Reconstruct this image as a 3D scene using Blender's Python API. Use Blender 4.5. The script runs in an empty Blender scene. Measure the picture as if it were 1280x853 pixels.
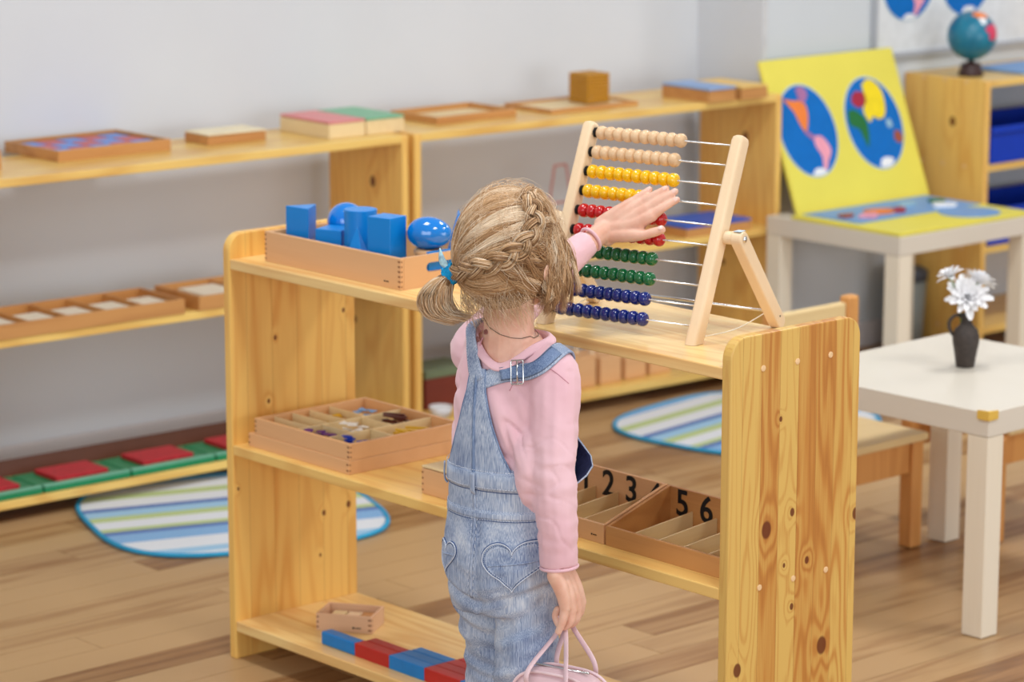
import bpy, bmesh, math, random
import numpy as np
from mathutils import Vector, Matrix, noise as mn
from mathutils.bvhtree import BVHTree
random.seed(7); rng = np.random.default_rng(7)
SC = bpy.context.scene
COL = SC.collection
PI = math.pi

# ------------------------------------------------------------------ camera, world, lights, exposure
cam = bpy.data.cameras.new('camera'); camo = bpy.data.objects.new('camera', cam); COL.objects.link(camo)
camo.location = (3.2071, -3.3286, 1.7857)
YAW, PITCH = 0.841206, 0.204063
camo.rotation_euler = (PI/2 - PITCH, -0.001, YAW)
cam.sensor_width = 36.0; cam.lens = 3770.57/1280*36.0
cam.clip_start = 0.1; cam.clip_end = 60
cam.dof.use_dof = True; cam.dof.focus_distance = 4.66; cam.dof.aperture_fstop = 4.9
SC.camera = camo
w = bpy.data.worlds.new('world'); SC.world = w; w.use_nodes = True
w.node_tree.nodes['Background'].inputs[0].default_value = (0.93, 0.96, 1.0, 1)
w.node_tree.nodes['Background'].inputs[1].default_value = 0.44
SC.view_settings.view_transform = 'Standard'; SC.view_settings.look = 'None'
SC.view_settings.gamma = 1; SC.view_settings.use_curve_mapping = False
SC.view_settings.exposure = -0.17

def area(name, loc, target, sx, sy, power, color=(1, 1, 1)):
    l = bpy.data.lights.new(name, 'AREA'); l.shape = 'RECTANGLE'; l.size = sx; l.size_y = sy
    l.energy = power; l.color = color
    o = bpy.data.objects.new(name, l); COL.objects.link(o); o.location = loc
    o.rotation_euler = (Vector(target) - Vector(loc)).to_track_quat('-Z', 'Y').to_euler()
    return o
# tall window bank on the side of the room behind the camera, an added side fill, and the ceiling lamps
area('window_fill_light', (2.1, -4.5, 1.9), (-0.9, 0.5, 0.55), 3.6, 2.2, 105, (0.95, 0.975, 1.0))
area('window_fill_light', (5.0, 1.6, 1.05), (-2.8, 1.2, 0.45), 4.2, 1.7, 105, (0.96, 0.98, 1.0))  # added low fill brightening the left wall; no window known on this side
for lx, ly in ((-0.9, -0.3), (0.9, -0.3), (-0.9, 1.9), (0.9, 1.9), (-0.9, 4.0)):
    area('ceiling_lamp_light', (lx, ly, 2.9), (lx, ly, 0), 0.45, 0.45, 25, (1.0, 0.985, 0.96))

# ------------------------------------------------------------------ node materials
def lin(c):
    return tuple(((v/12.92) if v <= .04045 else ((v+.055)/1.055)**2.4) for v in c)
def rgb(r, g, b): return lin((r/255, g/255, b/255)) + (1.0,)

class NB:
    def __init__(s, name):
        s.m = bpy.data.materials.new(name); s.m.use_nodes = True
        s.nt = s.m.node_tree; s.b = s.nt.nodes['Principled BSDF']
    def n(s, t, **k):
        nd = s.nt.nodes.new(t)
        for a, v in k.items():
            if a.startswith('i_'):
                key = a[2:]; nd.inputs[int(key) if key.isdigit() else key].default_value = v
            else: setattr(nd, a, v)
        return nd
    def l(s, a, b): s.nt.links.new(a, b)
    def math(s, op, a, b=None, c=None):
        nd = s.n('ShaderNodeMath', operation=op)
        for i, v in enumerate((a, b, c)):
            if v is None: continue
            if isinstance(v, (int, float)): nd.inputs[i].default_value = v
            else: s.l(v, nd.inputs[i])
        return nd.outputs[0]
    def mix(s, f, a, b):
        nd = s.n('ShaderNodeMix', data_type='RGBA')
        for i, v in ((0, f), (6, a), (7, b)):
            if isinstance(v, (int, float, tuple)): nd.inputs[i].default_value = v
            else: s.l(v, nd.inputs[i])
        return nd.outputs[2]
    def ramp(s, f, stops):
        nd = s.n('ShaderNodeValToRGB'); cr = nd.color_ramp
        while len(cr.elements) < len(stops): cr.elements.new(.5)
        for e, (p, c) in zip(cr.elements, stops): e.position = p; e.color = c
        s.l(f, nd.inputs[0]); return nd.outputs[0]
    def bump(s, h, strength=.2, dist=.001):
        nd = s.n('ShaderNodeBump'); nd.inputs['Strength'].default_value = strength
        nd.inputs['Distance'].default_value = dist
        s.l(h, nd.inputs['Height']); s.l(nd.outputs[0], s.b.inputs['Normal'])

def plain(name, c, rough=.5, spec=.5, noise_amt=.06, scale=30, metal=0, coat=0):
    k = NB(name); b = k.b
    co = k.n('ShaderNodeTexCoord')
    nz = k.n('ShaderNodeTexNoise'); nz.inputs['Scale'].default_value = scale; nz.inputs['Detail'].default_value = 3
    k.l(co.outputs['Object'], nz.inputs['Vector'])
    d = tuple(v*(1-noise_amt) for v in c[:3]) + (1,); u = tuple(min(1, v*(1+noise_amt)) for v in c[:3]) + (1,)
    k.l(k.ramp(nz.outputs[0], [(.3, d), (.7, u)]), b.inputs['Base Color'])
    b.inputs['Roughness'].default_value = rough; b.inputs['Specular IOR Level'].default_value = spec
    b.inputs['Metallic'].default_value = metal; b.inputs['Coat Weight'].default_value = coat
    b.inputs['Coat Roughness'].default_value = .05
    return k.m

def wood(name, light, dark, grain='X', across='Y', lam=0.0, knots=(), ringf=55, contrast=.55, rough=.38,
         seed=0.0, tone=.25, per_obj=.0, fine=.18, gscale=1.3, ascale=11, mid=None):
    k = NB(name); b = k.b
    co = k.n('ShaderNodeTexCoord'); sp = k.n('ShaderNodeSeparateXYZ'); k.l(co.outputs['Object'], sp.inputs[0])
    ax = {'X': 0, 'Y': 1, 'Z': 2}
    A = sp.outputs[ax[across]]; G = sp.outputs[ax[grain]]
    oi = k.n('ShaderNodeObjectInfo')
    wseed = k.math('MULTIPLY_ADD', oi.outputs['Random'], 40.0 if per_obj else 0.0, seed)
    if lam:
        L = k.math('FLOOR', k.math('MULTIPLY_ADD', A, 1/lam, .37))
        wn = k.n('ShaderNodeTexWhiteNoise', noise_dimensions='2D')
        cb = k.n('ShaderNodeCombineXYZ'); k.l(L, cb.inputs[0]); cb.inputs[1].default_value = seed*1.7+.3
        k.l(cb.outputs[0], wn.inputs['Vector']); rv = wn.outputs['Value']
        wseed = k.math('MULTIPLY_ADD', rv, 30.0, wseed)
    mp = k.n('ShaderNodeMapping'); k.l(co.outputs['Object'], mp.inputs['Vector'])
    sc = [ascale]*3; sc[ax[grain]] = gscale; mp.inputs['Scale'].default_value = sc
    nz = k.n('ShaderNodeTexNoise', noise_dimensions='4D'); k.l(mp.outputs[0], nz.inputs['Vector']); k.l(wseed, nz.inputs['W'])
    nz.inputs['Scale'].default_value = 1.0; nz.inputs['Detail'].default_value = 2.0; nz.inputs['Roughness'].default_value = .35
    nv = nz.outputs[0]; km = None
    for (ka, kg, kr) in knots:
        da = k.math('SUBTRACT', A, ka); dg = k.math('MULTIPLY', k.math('SUBTRACT', G, kg), .72)
        d = k.math('SQRT', k.math('ADD', k.math('MULTIPLY', da, da), k.math('MULTIPLY', dg, dg)))
        e = k.math('POWER', 2.718, k.math('MULTIPLY', k.math('MULTIPLY', d, d), -1/(kr*kr*7)))
        nv = k.math('MULTIPLY_ADD', e, .10, nv)
        mk = k.n('ShaderNodeMapRange', interpolation_type='SMOOTHSTEP'); mk.inputs[1].default_value = kr; mk.inputs[2].default_value = kr*.7
        k.l(d, mk.inputs[0]); km = mk.outputs[0] if km is None else k.math('MAXIMUM', km, mk.outputs[0])
    ring = k.math('MULTIPLY_ADD', k.math('SINE', k.math('MULTIPLY', nv, float(ringf))), .5, .5)
    ring = k.math('POWER', ring, 1.8)
    mp2 = k.n('ShaderNodeMapping'); k.l(co.outputs['Object'], mp2.inputs['Vector'])
    sc = [420]*3; sc[ax[grain]] = 9; mp2.inputs['Scale'].default_value = sc
    fz = k.n('ShaderNodeTexNoise'); k.l(mp2.outputs[0], fz.inputs['Vector']); fz.inputs['Scale'].default_value = 1; fz.inputs['Detail'].default_value = 2
    f = k.math('ADD', k.math('MULTIPLY', ring, contrast), k.math('MULTIPLY', k.math('SUBTRACT', fz.outputs[0], .5), fine*2))
    br = k.n('ShaderNodeTexNoise'); br.inputs['Scale'].default_value = 1.0; br.inputs['Detail'].default_value = 1
    mp3 = k.n('ShaderNodeMapping'); k.l(co.outputs['Object'], mp3.inputs['Vector'])
    sc = [6]*3; sc[ax[grain]] = 1.1; mp3.inputs['Scale'].default_value = sc; k.l(mp3.outputs[0], br.inputs['Vector'])
    f = k.math('ADD', f, k.math('MULTIPLY', k.math('SUBTRACT', br.outputs[0], .5), .5))
    if lam: f = k.math('ADD', f, k.math('MULTIPLY', k.math('SUBTRACT', rv, .5), tone*2))
    if per_obj: f = k.math('ADD', f, k.math('MULTIPLY', k.math('SUBTRACT', oi.outputs['Random'], .5), per_obj*2))
    col = k.ramp(f, [(0.0, light), (1.0, dark)] if mid is None else [(0.0, light), (.45, mid), (1.0, dark)])
    if lam:   # thin glue joints
        fr = k.math('FRACT', k.math('MULTIPLY_ADD', A, 1/lam, .37))
        jt = k.math('LESS_THAN', fr, .022)
        col = k.mix(k.math('MULTIPLY', jt, .35), col, tuple(v*.45 for v in dark[:3]) + (1,))
    if km is not None: col = k.mix(k.math('MULTIPLY', km, .93), col, rgb(104, 44, 16))
    k.l(col, b.inputs['Base Color'])
    b.inputs['Roughness'].default_value = rough; b.inputs['Specular IOR Level'].default_value = .4
    k.bump(f, .12, .0006)
    return k.m

PL, PD = rgb(242, 196, 108), rgb(212, 134, 48)
RK = ((.087, .511, .0125), (.147, .53, .006), (.184, .443, .0055), (.13, .444, .0035), (.116, .689, .004),
      (.15, .371, .005), (.224, .29, .013), (.025, .289, .010), (.3, .501, .009))
LK = ((.106, .621, .004), (.273, .653, .004), (.088, .499, .004), (.219, .254, .005), (.281, .261, .006), (.012, .338, .003), (.209, .17, .003))
M = {}
M['pine_right'] = wood('pine_right', rgb(220, 180, 98), rgb(160, 90, 34), 'Z', 'Y', .043, RK, seed=2.0, ringf=120, contrast=.34, tone=.27, gscale=.9, ascale=14, fine=.24, mid=rgb(196, 134, 62))
M['pine_left'] = wood('pine_left', PL, PD, 'Z', 'Y', .06, LK, seed=5.0, contrast=.4, tone=.2)
M['pine_side'] = wood('pine_side', PL, PD, 'Z', 'Y', .06, ((.12, .66, .012), (.2, .3, .008)), seed=9.0, contrast=.35, tone=.2)
M['pine_board'] = wood('pine_board', rgb(244, 210, 142), rgb(212, 146, 70), 'X', 'Y', .055, seed=3.0, contrast=.4, tone=.16, rough=.24)
M['pine_mid'] = wood('pine_mid', rgb(242, 200, 118), rgb(208, 138, 58), 'X', 'Y', .055, rough=.3, seed=13.0, contrast=.45, tone=.2)
M['pine_wall'] = wood('pine_wall', rgb(240, 202, 116), rgb(200, 134, 50), 'X', 'Y', .06, seed=23.0, contrast=.4, tone=.15, rough=.3)
M['beech'] = wood('beech', rgb(226, 176, 126), rgb(202, 146, 98), 'X', 'Y', contrast=.18, fine=.22, ringf=25, rough=.42, tone=0, per_obj=.12)
M['beech_pink'] = wood('beech_pink', rgb(226, 183, 146), rgb(203, 152, 112), 'X', 'Y', contrast=.15, fine=.2, ringf=20, rough=.45, per_obj=.1)
M['beech_red'] = wood('beech_red', rgb(202, 146, 86), rgb(164, 104, 54), 'X', 'Y', contrast=.3, fine=.22, ringf=30, rough=.42, per_obj=.2)
M['beech_pale'] = wood('beech_pale', rgb(236, 209, 172), rgb(222, 188, 146), 'Z', 'X', contrast=.2, fine=.25, ringf=20, rough=.45)
M['ply'] = wood('ply', rgb(232, 208, 160), rgb(212, 180, 128), 'Y', 'X', contrast=.2, fine=.2, rough=.5, per_obj=.1)
M['birch_table'] = wood('birch_table', rgb(222, 214, 200), rgb(210, 200, 182), 'X', 'Y', contrast=.12, fine=.25, ringf=18, rough=.32)
M['birch_leg'] = wood('birch_leg', rgb(238, 228, 208), rgb(226, 211, 186), 'Z', 'X', contrast=.12, fine=.25, ringf=18, rough=.4)
M['chair_wood'] = wood('chair_wood', rgb(222, 160, 92), rgb(188, 118, 56), 'Z', 'X', contrast=.35, rough=.42)
M['chair_seat'] = wood('chair_seat', rgb(232, 205, 152), rgb(212, 172, 112), 'X', 'Y', contrast=.25, rough=.42)
M['bead_wood'] = wood('bead_wood', rgb(226, 192, 152), rgb(205, 165, 122), 'X', 'Y', contrast=.2, fine=.25, rough=.35, per_obj=.2, ascale=60, gscale=20)
M['plug'] = plain('plug', rgb(236, 198, 150), .45, .4, .08, 200)
M['end_grain'] = plain('end_grain', rgb(138, 84, 50), .6, .3, .2, 300)
M['blue'] = plain('blue_paint', rgb(0, 130, 214), .34, .5, .03, 20)
M['blue_gloss'] = plain('blue_gloss', rgb(0, 122, 212), .12, .6, .02, 20, coat=.6)
M['blue_rod'] = plain('blue_rod', rgb(6, 124, 200), .42, .45, .05, 40)
M['red_rod'] = plain('red_rod', rgb(186, 36, 34), .42, .45, .05, 40)
M['wall'] = plain('wall_paint', rgb(213, 217, 223), .85, .2, .015, 3)
M['wall_cool'] = plain('wall_cool', rgb(208, 214, 220), .8, .2, .015, 3)
M['skirt'] = plain('skirting_white', rgb(214, 210, 212), .5, .4, .02, 5)
M['black'] = plain('black_print', rgb(18, 17, 18), .6, .3, .05, 80)
M['steel'] = plain('steel', rgb(225, 225, 225), .22, .5, .02, 80, metal=1)
M['rubber'] = plain('rubber', rgb(25, 24, 24), .7, .3, .05, 80)
for nm, c in dict(yellow=(246, 192, 6), red=(196, 14, 22), green=(6, 104, 56), navy=(10, 34, 120)).items():
    M['b_'+nm] = plain('bead_'+nm, rgb(*c), .16, .55, .03, 60, coat=.5)

# ------------------------------------------------------------------ mesh helpers
def obj(name, bm, m, parent=None, smooth=False, bevel=0, seg=2):
    me = bpy.data.meshes.new(name); bmesh.ops.recalc_face_normals(bm, faces=bm.faces[:]); bm.to_mesh(me); bm.free()
    return objm(name, me, m, parent, smooth, bevel, seg)
def objm(name, me, m, parent=None, smooth=False, bevel=0, seg=2):
    o = bpy.data.objects.new(name, me); COL.objects.link(o)
    if m is not None and not me.materials: me.materials.append(m)
    if smooth: me.polygons.foreach_set('use_smooth', [True]*len(me.polygons))
    if parent is not None: o.parent = parent
    if bevel:
        b = o.modifiers.new('bevel', 'BEVEL'); b.width = bevel; b.segments = seg; b.limit_method = 'ANGLE'; b.harden_normals = False
    return o
def thing(name, label, cat, loc=(0, 0, 0), rz=0.0, group=None):
    o = bpy.data.objects.new(name, None); COL.objects.link(o); o.empty_display_size = .05
    o.location = loc; o.rotation_euler = (0, 0, rz); tag(o, label, cat, group); return o
def tag(o, label, cat, group=None):
    o['label'] = label; o['category'] = cat
    if group: o['group'] = group
    return o
def copytree(root, loc, rz=None, label=None):
    r = root.copy(); COL.objects.link(r); r.location = loc
    if rz is not None: r.rotation_euler = (0, 0, rz)
    if label: r['label'] = label
    for ch in list(root.children):
        c = ch.copy(); COL.objects.link(c); c.parent = r
        for g in list(ch.children):
            d = g.copy(); COL.objects.link(d); d.parent = c
    return r
def bx(bm, x0, x1, y0, y1, z0, z1):
    vs = [bm.verts.new((x, y, z)) for z in (z0, z1) for x, y in ((x0, y0), (x1, y0), (x1, y1), (x0, y1))]
    for f in ((3, 2, 1, 0), (4, 5, 6, 7), (0, 1, 5, 4), (1, 2, 6, 5), (2, 3, 7, 6), (3, 0, 4, 7)):
        bm.faces.new([vs[i] for i in f])
    return vs
def box(name, m, parent, x0, x1, y0, y1, z0, z1, bevel=.0012):
    bm = bmesh.new(); bx(bm, x0, x1, y0, y1, z0, z1); return obj(name, bm, m, parent, bevel=bevel)
def prism(bm, pts, a0, a1, axis='X'):
    def P(p, a):
        return {'X': (a, p[0], p[1]), 'Y': (p[0], a, p[1]), 'Z': (p[0], p[1], a)}[axis]
    A = [bm.verts.new(P(p, a0)) for p in pts]; B = [bm.verts.new(P(p, a1)) for p in pts]
    n = len(pts); bm.faces.new(A[::-1]); bm.faces.new(B)
    for i in range(n): bm.faces.new((A[i], A[(i+1) % n], B[(i+1) % n], B[i]))
def lathe(bm, prof, segs=24, cx=0, cy=0, axis='Z'):
    rings = []
    def P(r, h, a):
        x, y = r*math.cos(a), r*math.sin(a)
        return (cx+x, cy+y, h) if axis == 'Z' else (h, cx+x, cy+y)
    for r, h in prof:
        rings.append([bm.verts.new(P(max(r, 1e-5), h, 2*PI*i/segs)) for i in range(segs)])
    for a, b in zip(rings, rings[1:]):
        for i in range(segs): bm.faces.new((a[i], a[(i+1) % segs], b[(i+1) % segs], b[i]))
    bm.faces.new(rings[0][::-1]); bm.faces.new(rings[-1])
def catmull(pts, n):
    pts = [np.array(p, float) for p in pts]; P = [2*pts[0]-pts[1]] + pts + [2*pts[-1]-pts[-2]]; out = []
    m = len(pts)-1
    for j in range(n):
        t = j/(n-1)*m; i = min(int(t), m-1); u = t-i; a, b, c, d = P[i:i+4]
        out.append(.5*((2*b)+(c-a)*u+(2*a-5*b+4*c-d)*u*u+(3*b-a-3*c+d)*u**3))
    return np.array(out)
def tube(bm, pts, rad, segs=10, closed=False, ref=(0, 0, 1), flat=1.0):
    pts = np.asarray(pts, float); n = len(pts)
    rad = [rad]*n if np.isscalar(rad) else list(rad)
    T = np.roll(pts, -1, 0)-np.roll(pts, 1, 0) if closed else np.gradient(pts, axis=0)
    T /= np.linalg.norm(T, axis=1)[:, None]+1e-12
    u = np.cross(T[0], ref)
    if np.linalg.norm(u) < 1e-3: u = np.cross(T[0], (1, 0, 0))
    u /= np.linalg.norm(u); rings = []
    for i in range(n):
        u = u-T[i]*(u@T[i]); u /= np.linalg.norm(u); v = np.cross(T[i], u)
        r = rad[i]; ra, rb = (r if hasattr(r, '__len__') else (r, r*flat))
        rings.append([bm.verts.new(pts[i]+u*ra*math.cos(2*PI*k/segs)+v*rb*math.sin(2*PI*k/segs)) for k in range(segs)])
    pr = list(zip(rings, rings[1:])) + ([(rings[-1], rings[0])] if closed else [])
    for a, b in pr:
        for i in range(segs): bm.faces.new((a[i], a[(i+1) % segs], b[(i+1) % segs], b[i]))
    if not closed: bm.faces.new(rings[0][::-1]); bm.faces.new(rings[-1])
def rrect(x0, x1, y0, y1, r, n=8, corners=(1, 1, 1, 1)):
    out = []
    for q, (cx, cy, a0) in enumerate(((x1-r, y1-r, 0), (x0+r, y1-r, PI/2), (x0+r, y0+r, PI), (x1-r, y0+r, 1.5*PI))):
        if corners[q]:
            for i in range(n+1):
                a = a0+PI/2*i/n; out.append((cx+r*math.cos(a), cy+r*math.sin(a)))
        else: out.append(((x1, y1), (x0, y1), (x0, y0), (x1, y0))[q])
    return out

# ------------------------------------------------------------------ the setting
FL = wood('floor_laminate', rgb(188, 152, 108), rgb(90, 54, 32), 'Y', 'X', contrast=.27, fine=.26, ringf=26, rough=.34, per_obj=.5, gscale=1.3, ascale=22, mid=rgb(152, 110, 70))
FLB = wood('floor_base', rgb(176, 142, 102), rgb(104, 68, 44), 'Y', 'X', lam=.094, contrast=.27, fine=.26, ringf=26, rough=.4, tone=.35, gscale=1.3, ascale=22, mid=rgb(146, 108, 72))
floor = box('floor', FLB, None, -3.0, 5.2, -4.6, 6.2, -.06, -.0042, 0); floor['kind'] = 'structure'
PW, PLN = .094, 1.02
base_mesh = {}
r_i = 0; xx = -2.86
while xx < .98:
    off = random.uniform(0, PLN); yy = -1.35-off
    while yy < 4.4:
        y0 = max(yy, -1.35); y1 = min(yy+PLN, 4.4)
        if y1-y0 > .06:
            key = round(y1-y0, 2)
            if key not in base_mesh:
                bm = bmesh.new(); bx(bm, .0008, PW-.0008, .0008, (y1-y0)-.0008, -.004, 0)
                me = bpy.data.meshes.new('plank'); bm.to_mesh(me); bm.free(); me.materials.append(FL); base_mesh[key] = me
            p = bpy.data.objects.new('plank', base_mesh[key]); COL.objects.link(p); p.parent = floor
            p.location = (xx, y0, 0)
        yy += PLN
    xx += PW
def struct(name, m, x0, x1, y0, y1, z0, z1, bevel=0, rz=0, loc=(0, 0, 0)):
    o = box(name, m, None, x0, x1, y0, y1, z0, z1, bevel); o['kind'] = 'structure'
    o.location = loc; o.rotation_euler = (0, 0, rz); return o
WA = -math.atan(.04)
struct('wall_left', M['wall'], -.2, 0, -5.0, 2.42, 0, 3.2, loc=(-2.84, .3, 0), rz=WA)
struct('wall_right', M['wall_cool'], -2.95, -2.5, 2.70, 6.2, 0, 3.2)
struct('wall_back', M['wall'], -2.5, 5.2, 6.0, 6.2, 0, 3.2)
struct('trim_3', M['wall'], -2.78, -2.4995, 2.692, 2.6995, 0, 3.2)
struct('baseboard_left', M['skirt'], 0, .014, -4.9, 2.40, 0, .075, .003, WA, (-2.84, .3, 0))
struct('trim_1', M['skirt'], 0, .022, -4.9, 2.40, 0, .022, .004, WA, (-2.826, .3, 0))
struct('baseboard_right', M['skirt'], -2.5, -2.486, 2.70, 6.0, 0, .075, .003)
struct('trim_2', plain('corner_trim', rgb(206, 208, 212), .5, .4), -2.51, -2.494, 2.694, 2.712, .076, 3.2, .003)

# ------------------------------------------------------------------ shelving units (local: x along width 0..-W, y depth, z up)
def shelf_unit(label, W, loc, rz, heights, mats, group=None, plugs=True, H=.834, D=.302, rad=.034):
    T = .02
    t = thing('shelving_unit', label, 'shelf', loc, rz, group)
    for k, (x0, mm) in enumerate(((-W, mats[0]), (-T, mats[1]))):
        bm = bmesh.new(); prism(bm, rrect(0, D, 0, H, rad, 8, (1, 1, 0, 0)), x0, x0+T, 'X')
        o = obj('side_panel', bm, mm, t, bevel=.0025)
        if plugs:
            for z in heights:
                for y in (.073, .152, .23):
                    bm = bmesh.new()
                    if k: lathe(bm, [(.0052, x0+T-.004), (.0052, x0+T+.0008), (.0042, x0+T+.0014), (0, x0+T+.0016)], 14, y, z-.008, 'X')
                    else: lathe(bm, [(.0001, x0-.0016), (.0042, x0-.0014), (.0052, x0-.0008), (.0052, x0+.004)], 14, y, z-.008, 'X')
                    obj('wood_plug', bm, M['plug'], o, smooth=False)
    for i, z in enumerate(heights):
        box('shelf_board', mats[2] if i != 1 else mats[3], t, -W+T, -T, .001, D-.001, z-T, z, .0022)
    return t
main = shelf_unit('low pine shelving unit standing in front of the girl, abacus on top', 1.3324, (0, 0, 0), 0,
                  (.786, .426, .076), (M['pine_left'], M['pine_right'], M['pine_board'], M['pine_mid']))
um = (M['pine_side'], M['pine_side'], M['pine_wall'], M['pine_wall'])
RZW = PI/2 - math.atan(.035)
uA = shelf_unit('low pine shelving unit against the left wall, green trays on its bottom board', 1.333, (-2.410, 1.357, 0), RZW, (.786, .426, .055), um, H=.7865, rad=.006)
uB = shelf_unit('low pine shelving unit against the wall behind the abacus, golden bead cube on top', 1.262, (-2.366, 2.638, 0), RZW, (.786, .426, .055), um, H=.7865, rad=.006)
uC = shelf_unit('low pine shelving unit in the far right corner with the globe on it', 1.333, (-2.195, 4.625, 0), PI/2, (.785, .545, .31, .076), um, H=.7855, rad=.006)

# ------------------------------------------------------------------ boxes
def joints(parent, x0, x1, y0, y1, z0, h, n, s=.003):
    """finger joints showing end grain at the front corners"""
    for i in range(n):
        zc = z0 + h*(i+.7)/(n+.4)
        bm = bmesh.new(); bx(bm, x1-.0075, x1-.0012, y0-.0003, y0+.002, zc-s/2, zc+s/2); obj('finger_joint', bm, M['end_grain'], parent)
        bm = bmesh.new(); bx(bm, x1-.002, x1+.0003, y0+.0012, y0+.0035, zc-s/2, zc+s/2); obj('finger_joint', bm, M['end_grain'], parent)
        bm = bmesh.new(); bx(bm, x0+.0012, x0+.0052, y0-.0003, y0+.002, zc-s/2, zc+s/2); obj('finger_joint', bm, M['end_grain'], parent)
def brand(parent, x, y, z, s=1.0):
    bm = bmesh.new(); lathe(bm, [(.0017*s, 0), (.0017*s, .0004)], 10)
    bmesh.ops.rotate(bm, verts=bm.verts[:], cent=(0, 0, 0), matrix=Matrix.Rotation(PI/2, 3, 'X'))
    bmesh.ops.translate(bm, verts=bm.verts[:], vec=(x, y, z))
    for i in range(5): bx(bm, x+.0032*s+i*.0018*s, x+.0044*s+i*.0018*s, y-.0004, y+.0001, z-.001*s, z+.0008*s)
    obj('printed_mark', bm, M['black'], parent)
def open_box(name, label, cat, loc, rz, W, D, H, t=.007, m='beech', nj=0, group=None, lid=None, floor_h=.004, bevel=.001):
    """origin: front-left bottom corner; x width, y depth"""
    e = thing(name, label, cat, loc, rz, group)
    box('front_wall', M[m], e, 0, W, 0, t, 0, H, bevel); box('back_wall', M[m], e, 0, W, D-t, D, 0, H, bevel)
    box('side_wall', M[m], e, 0, t, t, D-t, 0, H, bevel); box('side_wall', M[m], e, W-t, W, t, D-t, 0, H, bevel)
    box('bottom', M['ply'], e, t, W-t, t, D-t, .001, .001+floor_h, 0)
    if nj: joints(e, 0, W, 0, D, 0, H, nj)
    return e
def solid_box(name, label, cat, loc, rz, W, D, H, mbody, mlid, tl=.006, group=None, proud=.0):
    e = thing(name, label, cat, loc, rz, group)
    box('body', mbody, e, 0, W, 0, D, 0, H-tl-.0012, .0015)
    box('lid', mlid, e, -proud, W+proud, -proud, D+proud, H-tl, H, .0015)
    return e

# -- tray of blue solids
TZ = .786; BW = .055
t = thing('wooden_tray', 'long beech tray with finger joints holding the blue solids', 'tray', (-1.251, .038, TZ))
W, D, H, tt = .398, .212, .0575, .008
box('front_wall', M['beech'], t, 0, W, 0, tt, 0, H, .001); box('back_wall', M['beech'], t, 0, W, D-tt, D, 0, H, .001)
box('side_wall', M['beech'], t, 0, tt, tt, D-tt, 0, H, .001)
bm = bmesh.new()   # right wall with a slotted hand hole
hole = rrect(.060, .150, .026, .043, .0085, 6); outer = [(tt, 0), (D-tt, 0), (D-tt, H), (tt, H)]
for xo in (W-tt, W):
    ov = [bm.verts.new((xo, y, z)) for y, z in outer]; hv = [bm.verts.new((xo, y, z)) for y, z in hole]
    es = [bm.edges.new((ov[i], ov[(i+1) % 4])) for i in range(4)] + [bm.edges.new((hv[i], hv[(i+1) % len(hv)])) for i in range(len(hv))]
    bmesh.ops.triangle_fill(bm, edges=es, use_beauty=True)
    if xo == W-tt: o1, h1 = ov, hv
for i in range(4): bm.faces.new((o1[i], o1[(i+1) % 4], ov[(i+1) % 4], ov[i]))
for i in range(len(hole)): bm.faces.new((h1[i], h1[(i+1) % len(hole)], hv[(i+1) % len(hole)], hv[i]))
obj('side_wall', bm, M['beech'], t)
box('bottom', M['ply'], t, tt, W-tt, tt, D-tt, .001, .005, 0)
joints(t, 0, W, 0, D, 0, H, 6); brand(t, W-.045, -.0002, .012)
FZ = TZ+.0055
def solid(name, label, bm, m, loc, rz=0, smooth=False, bevel=.0012, cat='solid'):
    o = obj(name, bm, m, None, smooth, bevel); tag(o, label, cat); o.location = loc; o.rotation_euler = (0, 0, rz); return o
bm = bmesh.new(); prism(bm, [(-.031, -.015), (.031, -.015), (.0, .036)], 0, .1, 'Z')
solid('triangular_prism', 'blue triangular prism at the left end of the tray', bm, M['blue'], (-1.196, .090, FZ), math.radians(128))
bm = bmesh.new(); bx(bm, -.027, .027, -.027, .027, 0, .066)
solid('wooden_cube', 'small blue cube between the triangular prism and the cylinder', bm, M['blue'], (-1.128, .108, FZ), math.radians(24))
bm = bmesh.new(); lathe(bm, [(.0305, 0), (.0305, .108)], 40)
o = solid('wooden_cylinder', 'tall blue cylinder standing in the middle of the tray', bm, M['blue'], (-1.064, .118, FZ)); 
bm = bmesh.new(); prism(bm, [(-.024, -.024), (.024, -.024), (.024, .024), (-.024, .024)], 0, .0001, 'Z'); bm.free()
bm = bmesh.new(); b4 = [bm.verts.new(p) for p in ((-.027, -.021, 0), (.027, -.021, 0), (.027, .021, 0), (-.027, .021, 0))]; ap = bm.verts.new((0, 0, .088))
bm.faces.new(b4[::-1]); [bm.faces.new((b4[i], b4[(i+1) % 4], ap)) for i in range(4)]
solid('pyramid', 'blue pyramid leaning pointed in front of the blue cylinder', bm, M['blue'], (-1.012, .068, FZ), math.radians(20), bevel=.0008)
bm = bmesh.new(); bx(bm, -.026, .026, -.024, .024, 0, .111)
solid('square_prism', 'tall blue square prism right of the cylinder', bm, M['blue'], (-.956, .092, FZ), math.radians(12))
def ball(a, b, c, u=40, v=24, egg=0):
    bm = bmesh.new(); bmesh.ops.create_uvsphere(bm, u_segments=u, v_segments=v, radius=1)
    for q in bm.verts: q.co = Vector((q.co.x*a*(1+0*egg), q.co.y*b*(1+egg*q.co.x), q.co.z*c*(1+egg*q.co.x)))
    return bm
def ring_stand(label, x, y, R=.024, h=.0, z=FZ):
    bm = bmesh.new(); a = [(R*math.cos(2*PI*i/32), R*math.sin(2*PI*i/32), .0065+h) for i in range(32)]
    tube(bm, a, .0065, 10, closed=True); lathe(bm, [(R, 0), (R, h+.003), (R-.003, h+.003), (R-.003, .004)], 32); o = obj('ring_stand', bm, M['beech'], None, True); o.location = (x, y, z); tag(o, label, 'stand')
ring_stand('round wooden ring holding up the blue sphere', -1.166, .166, .024, .022)
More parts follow.
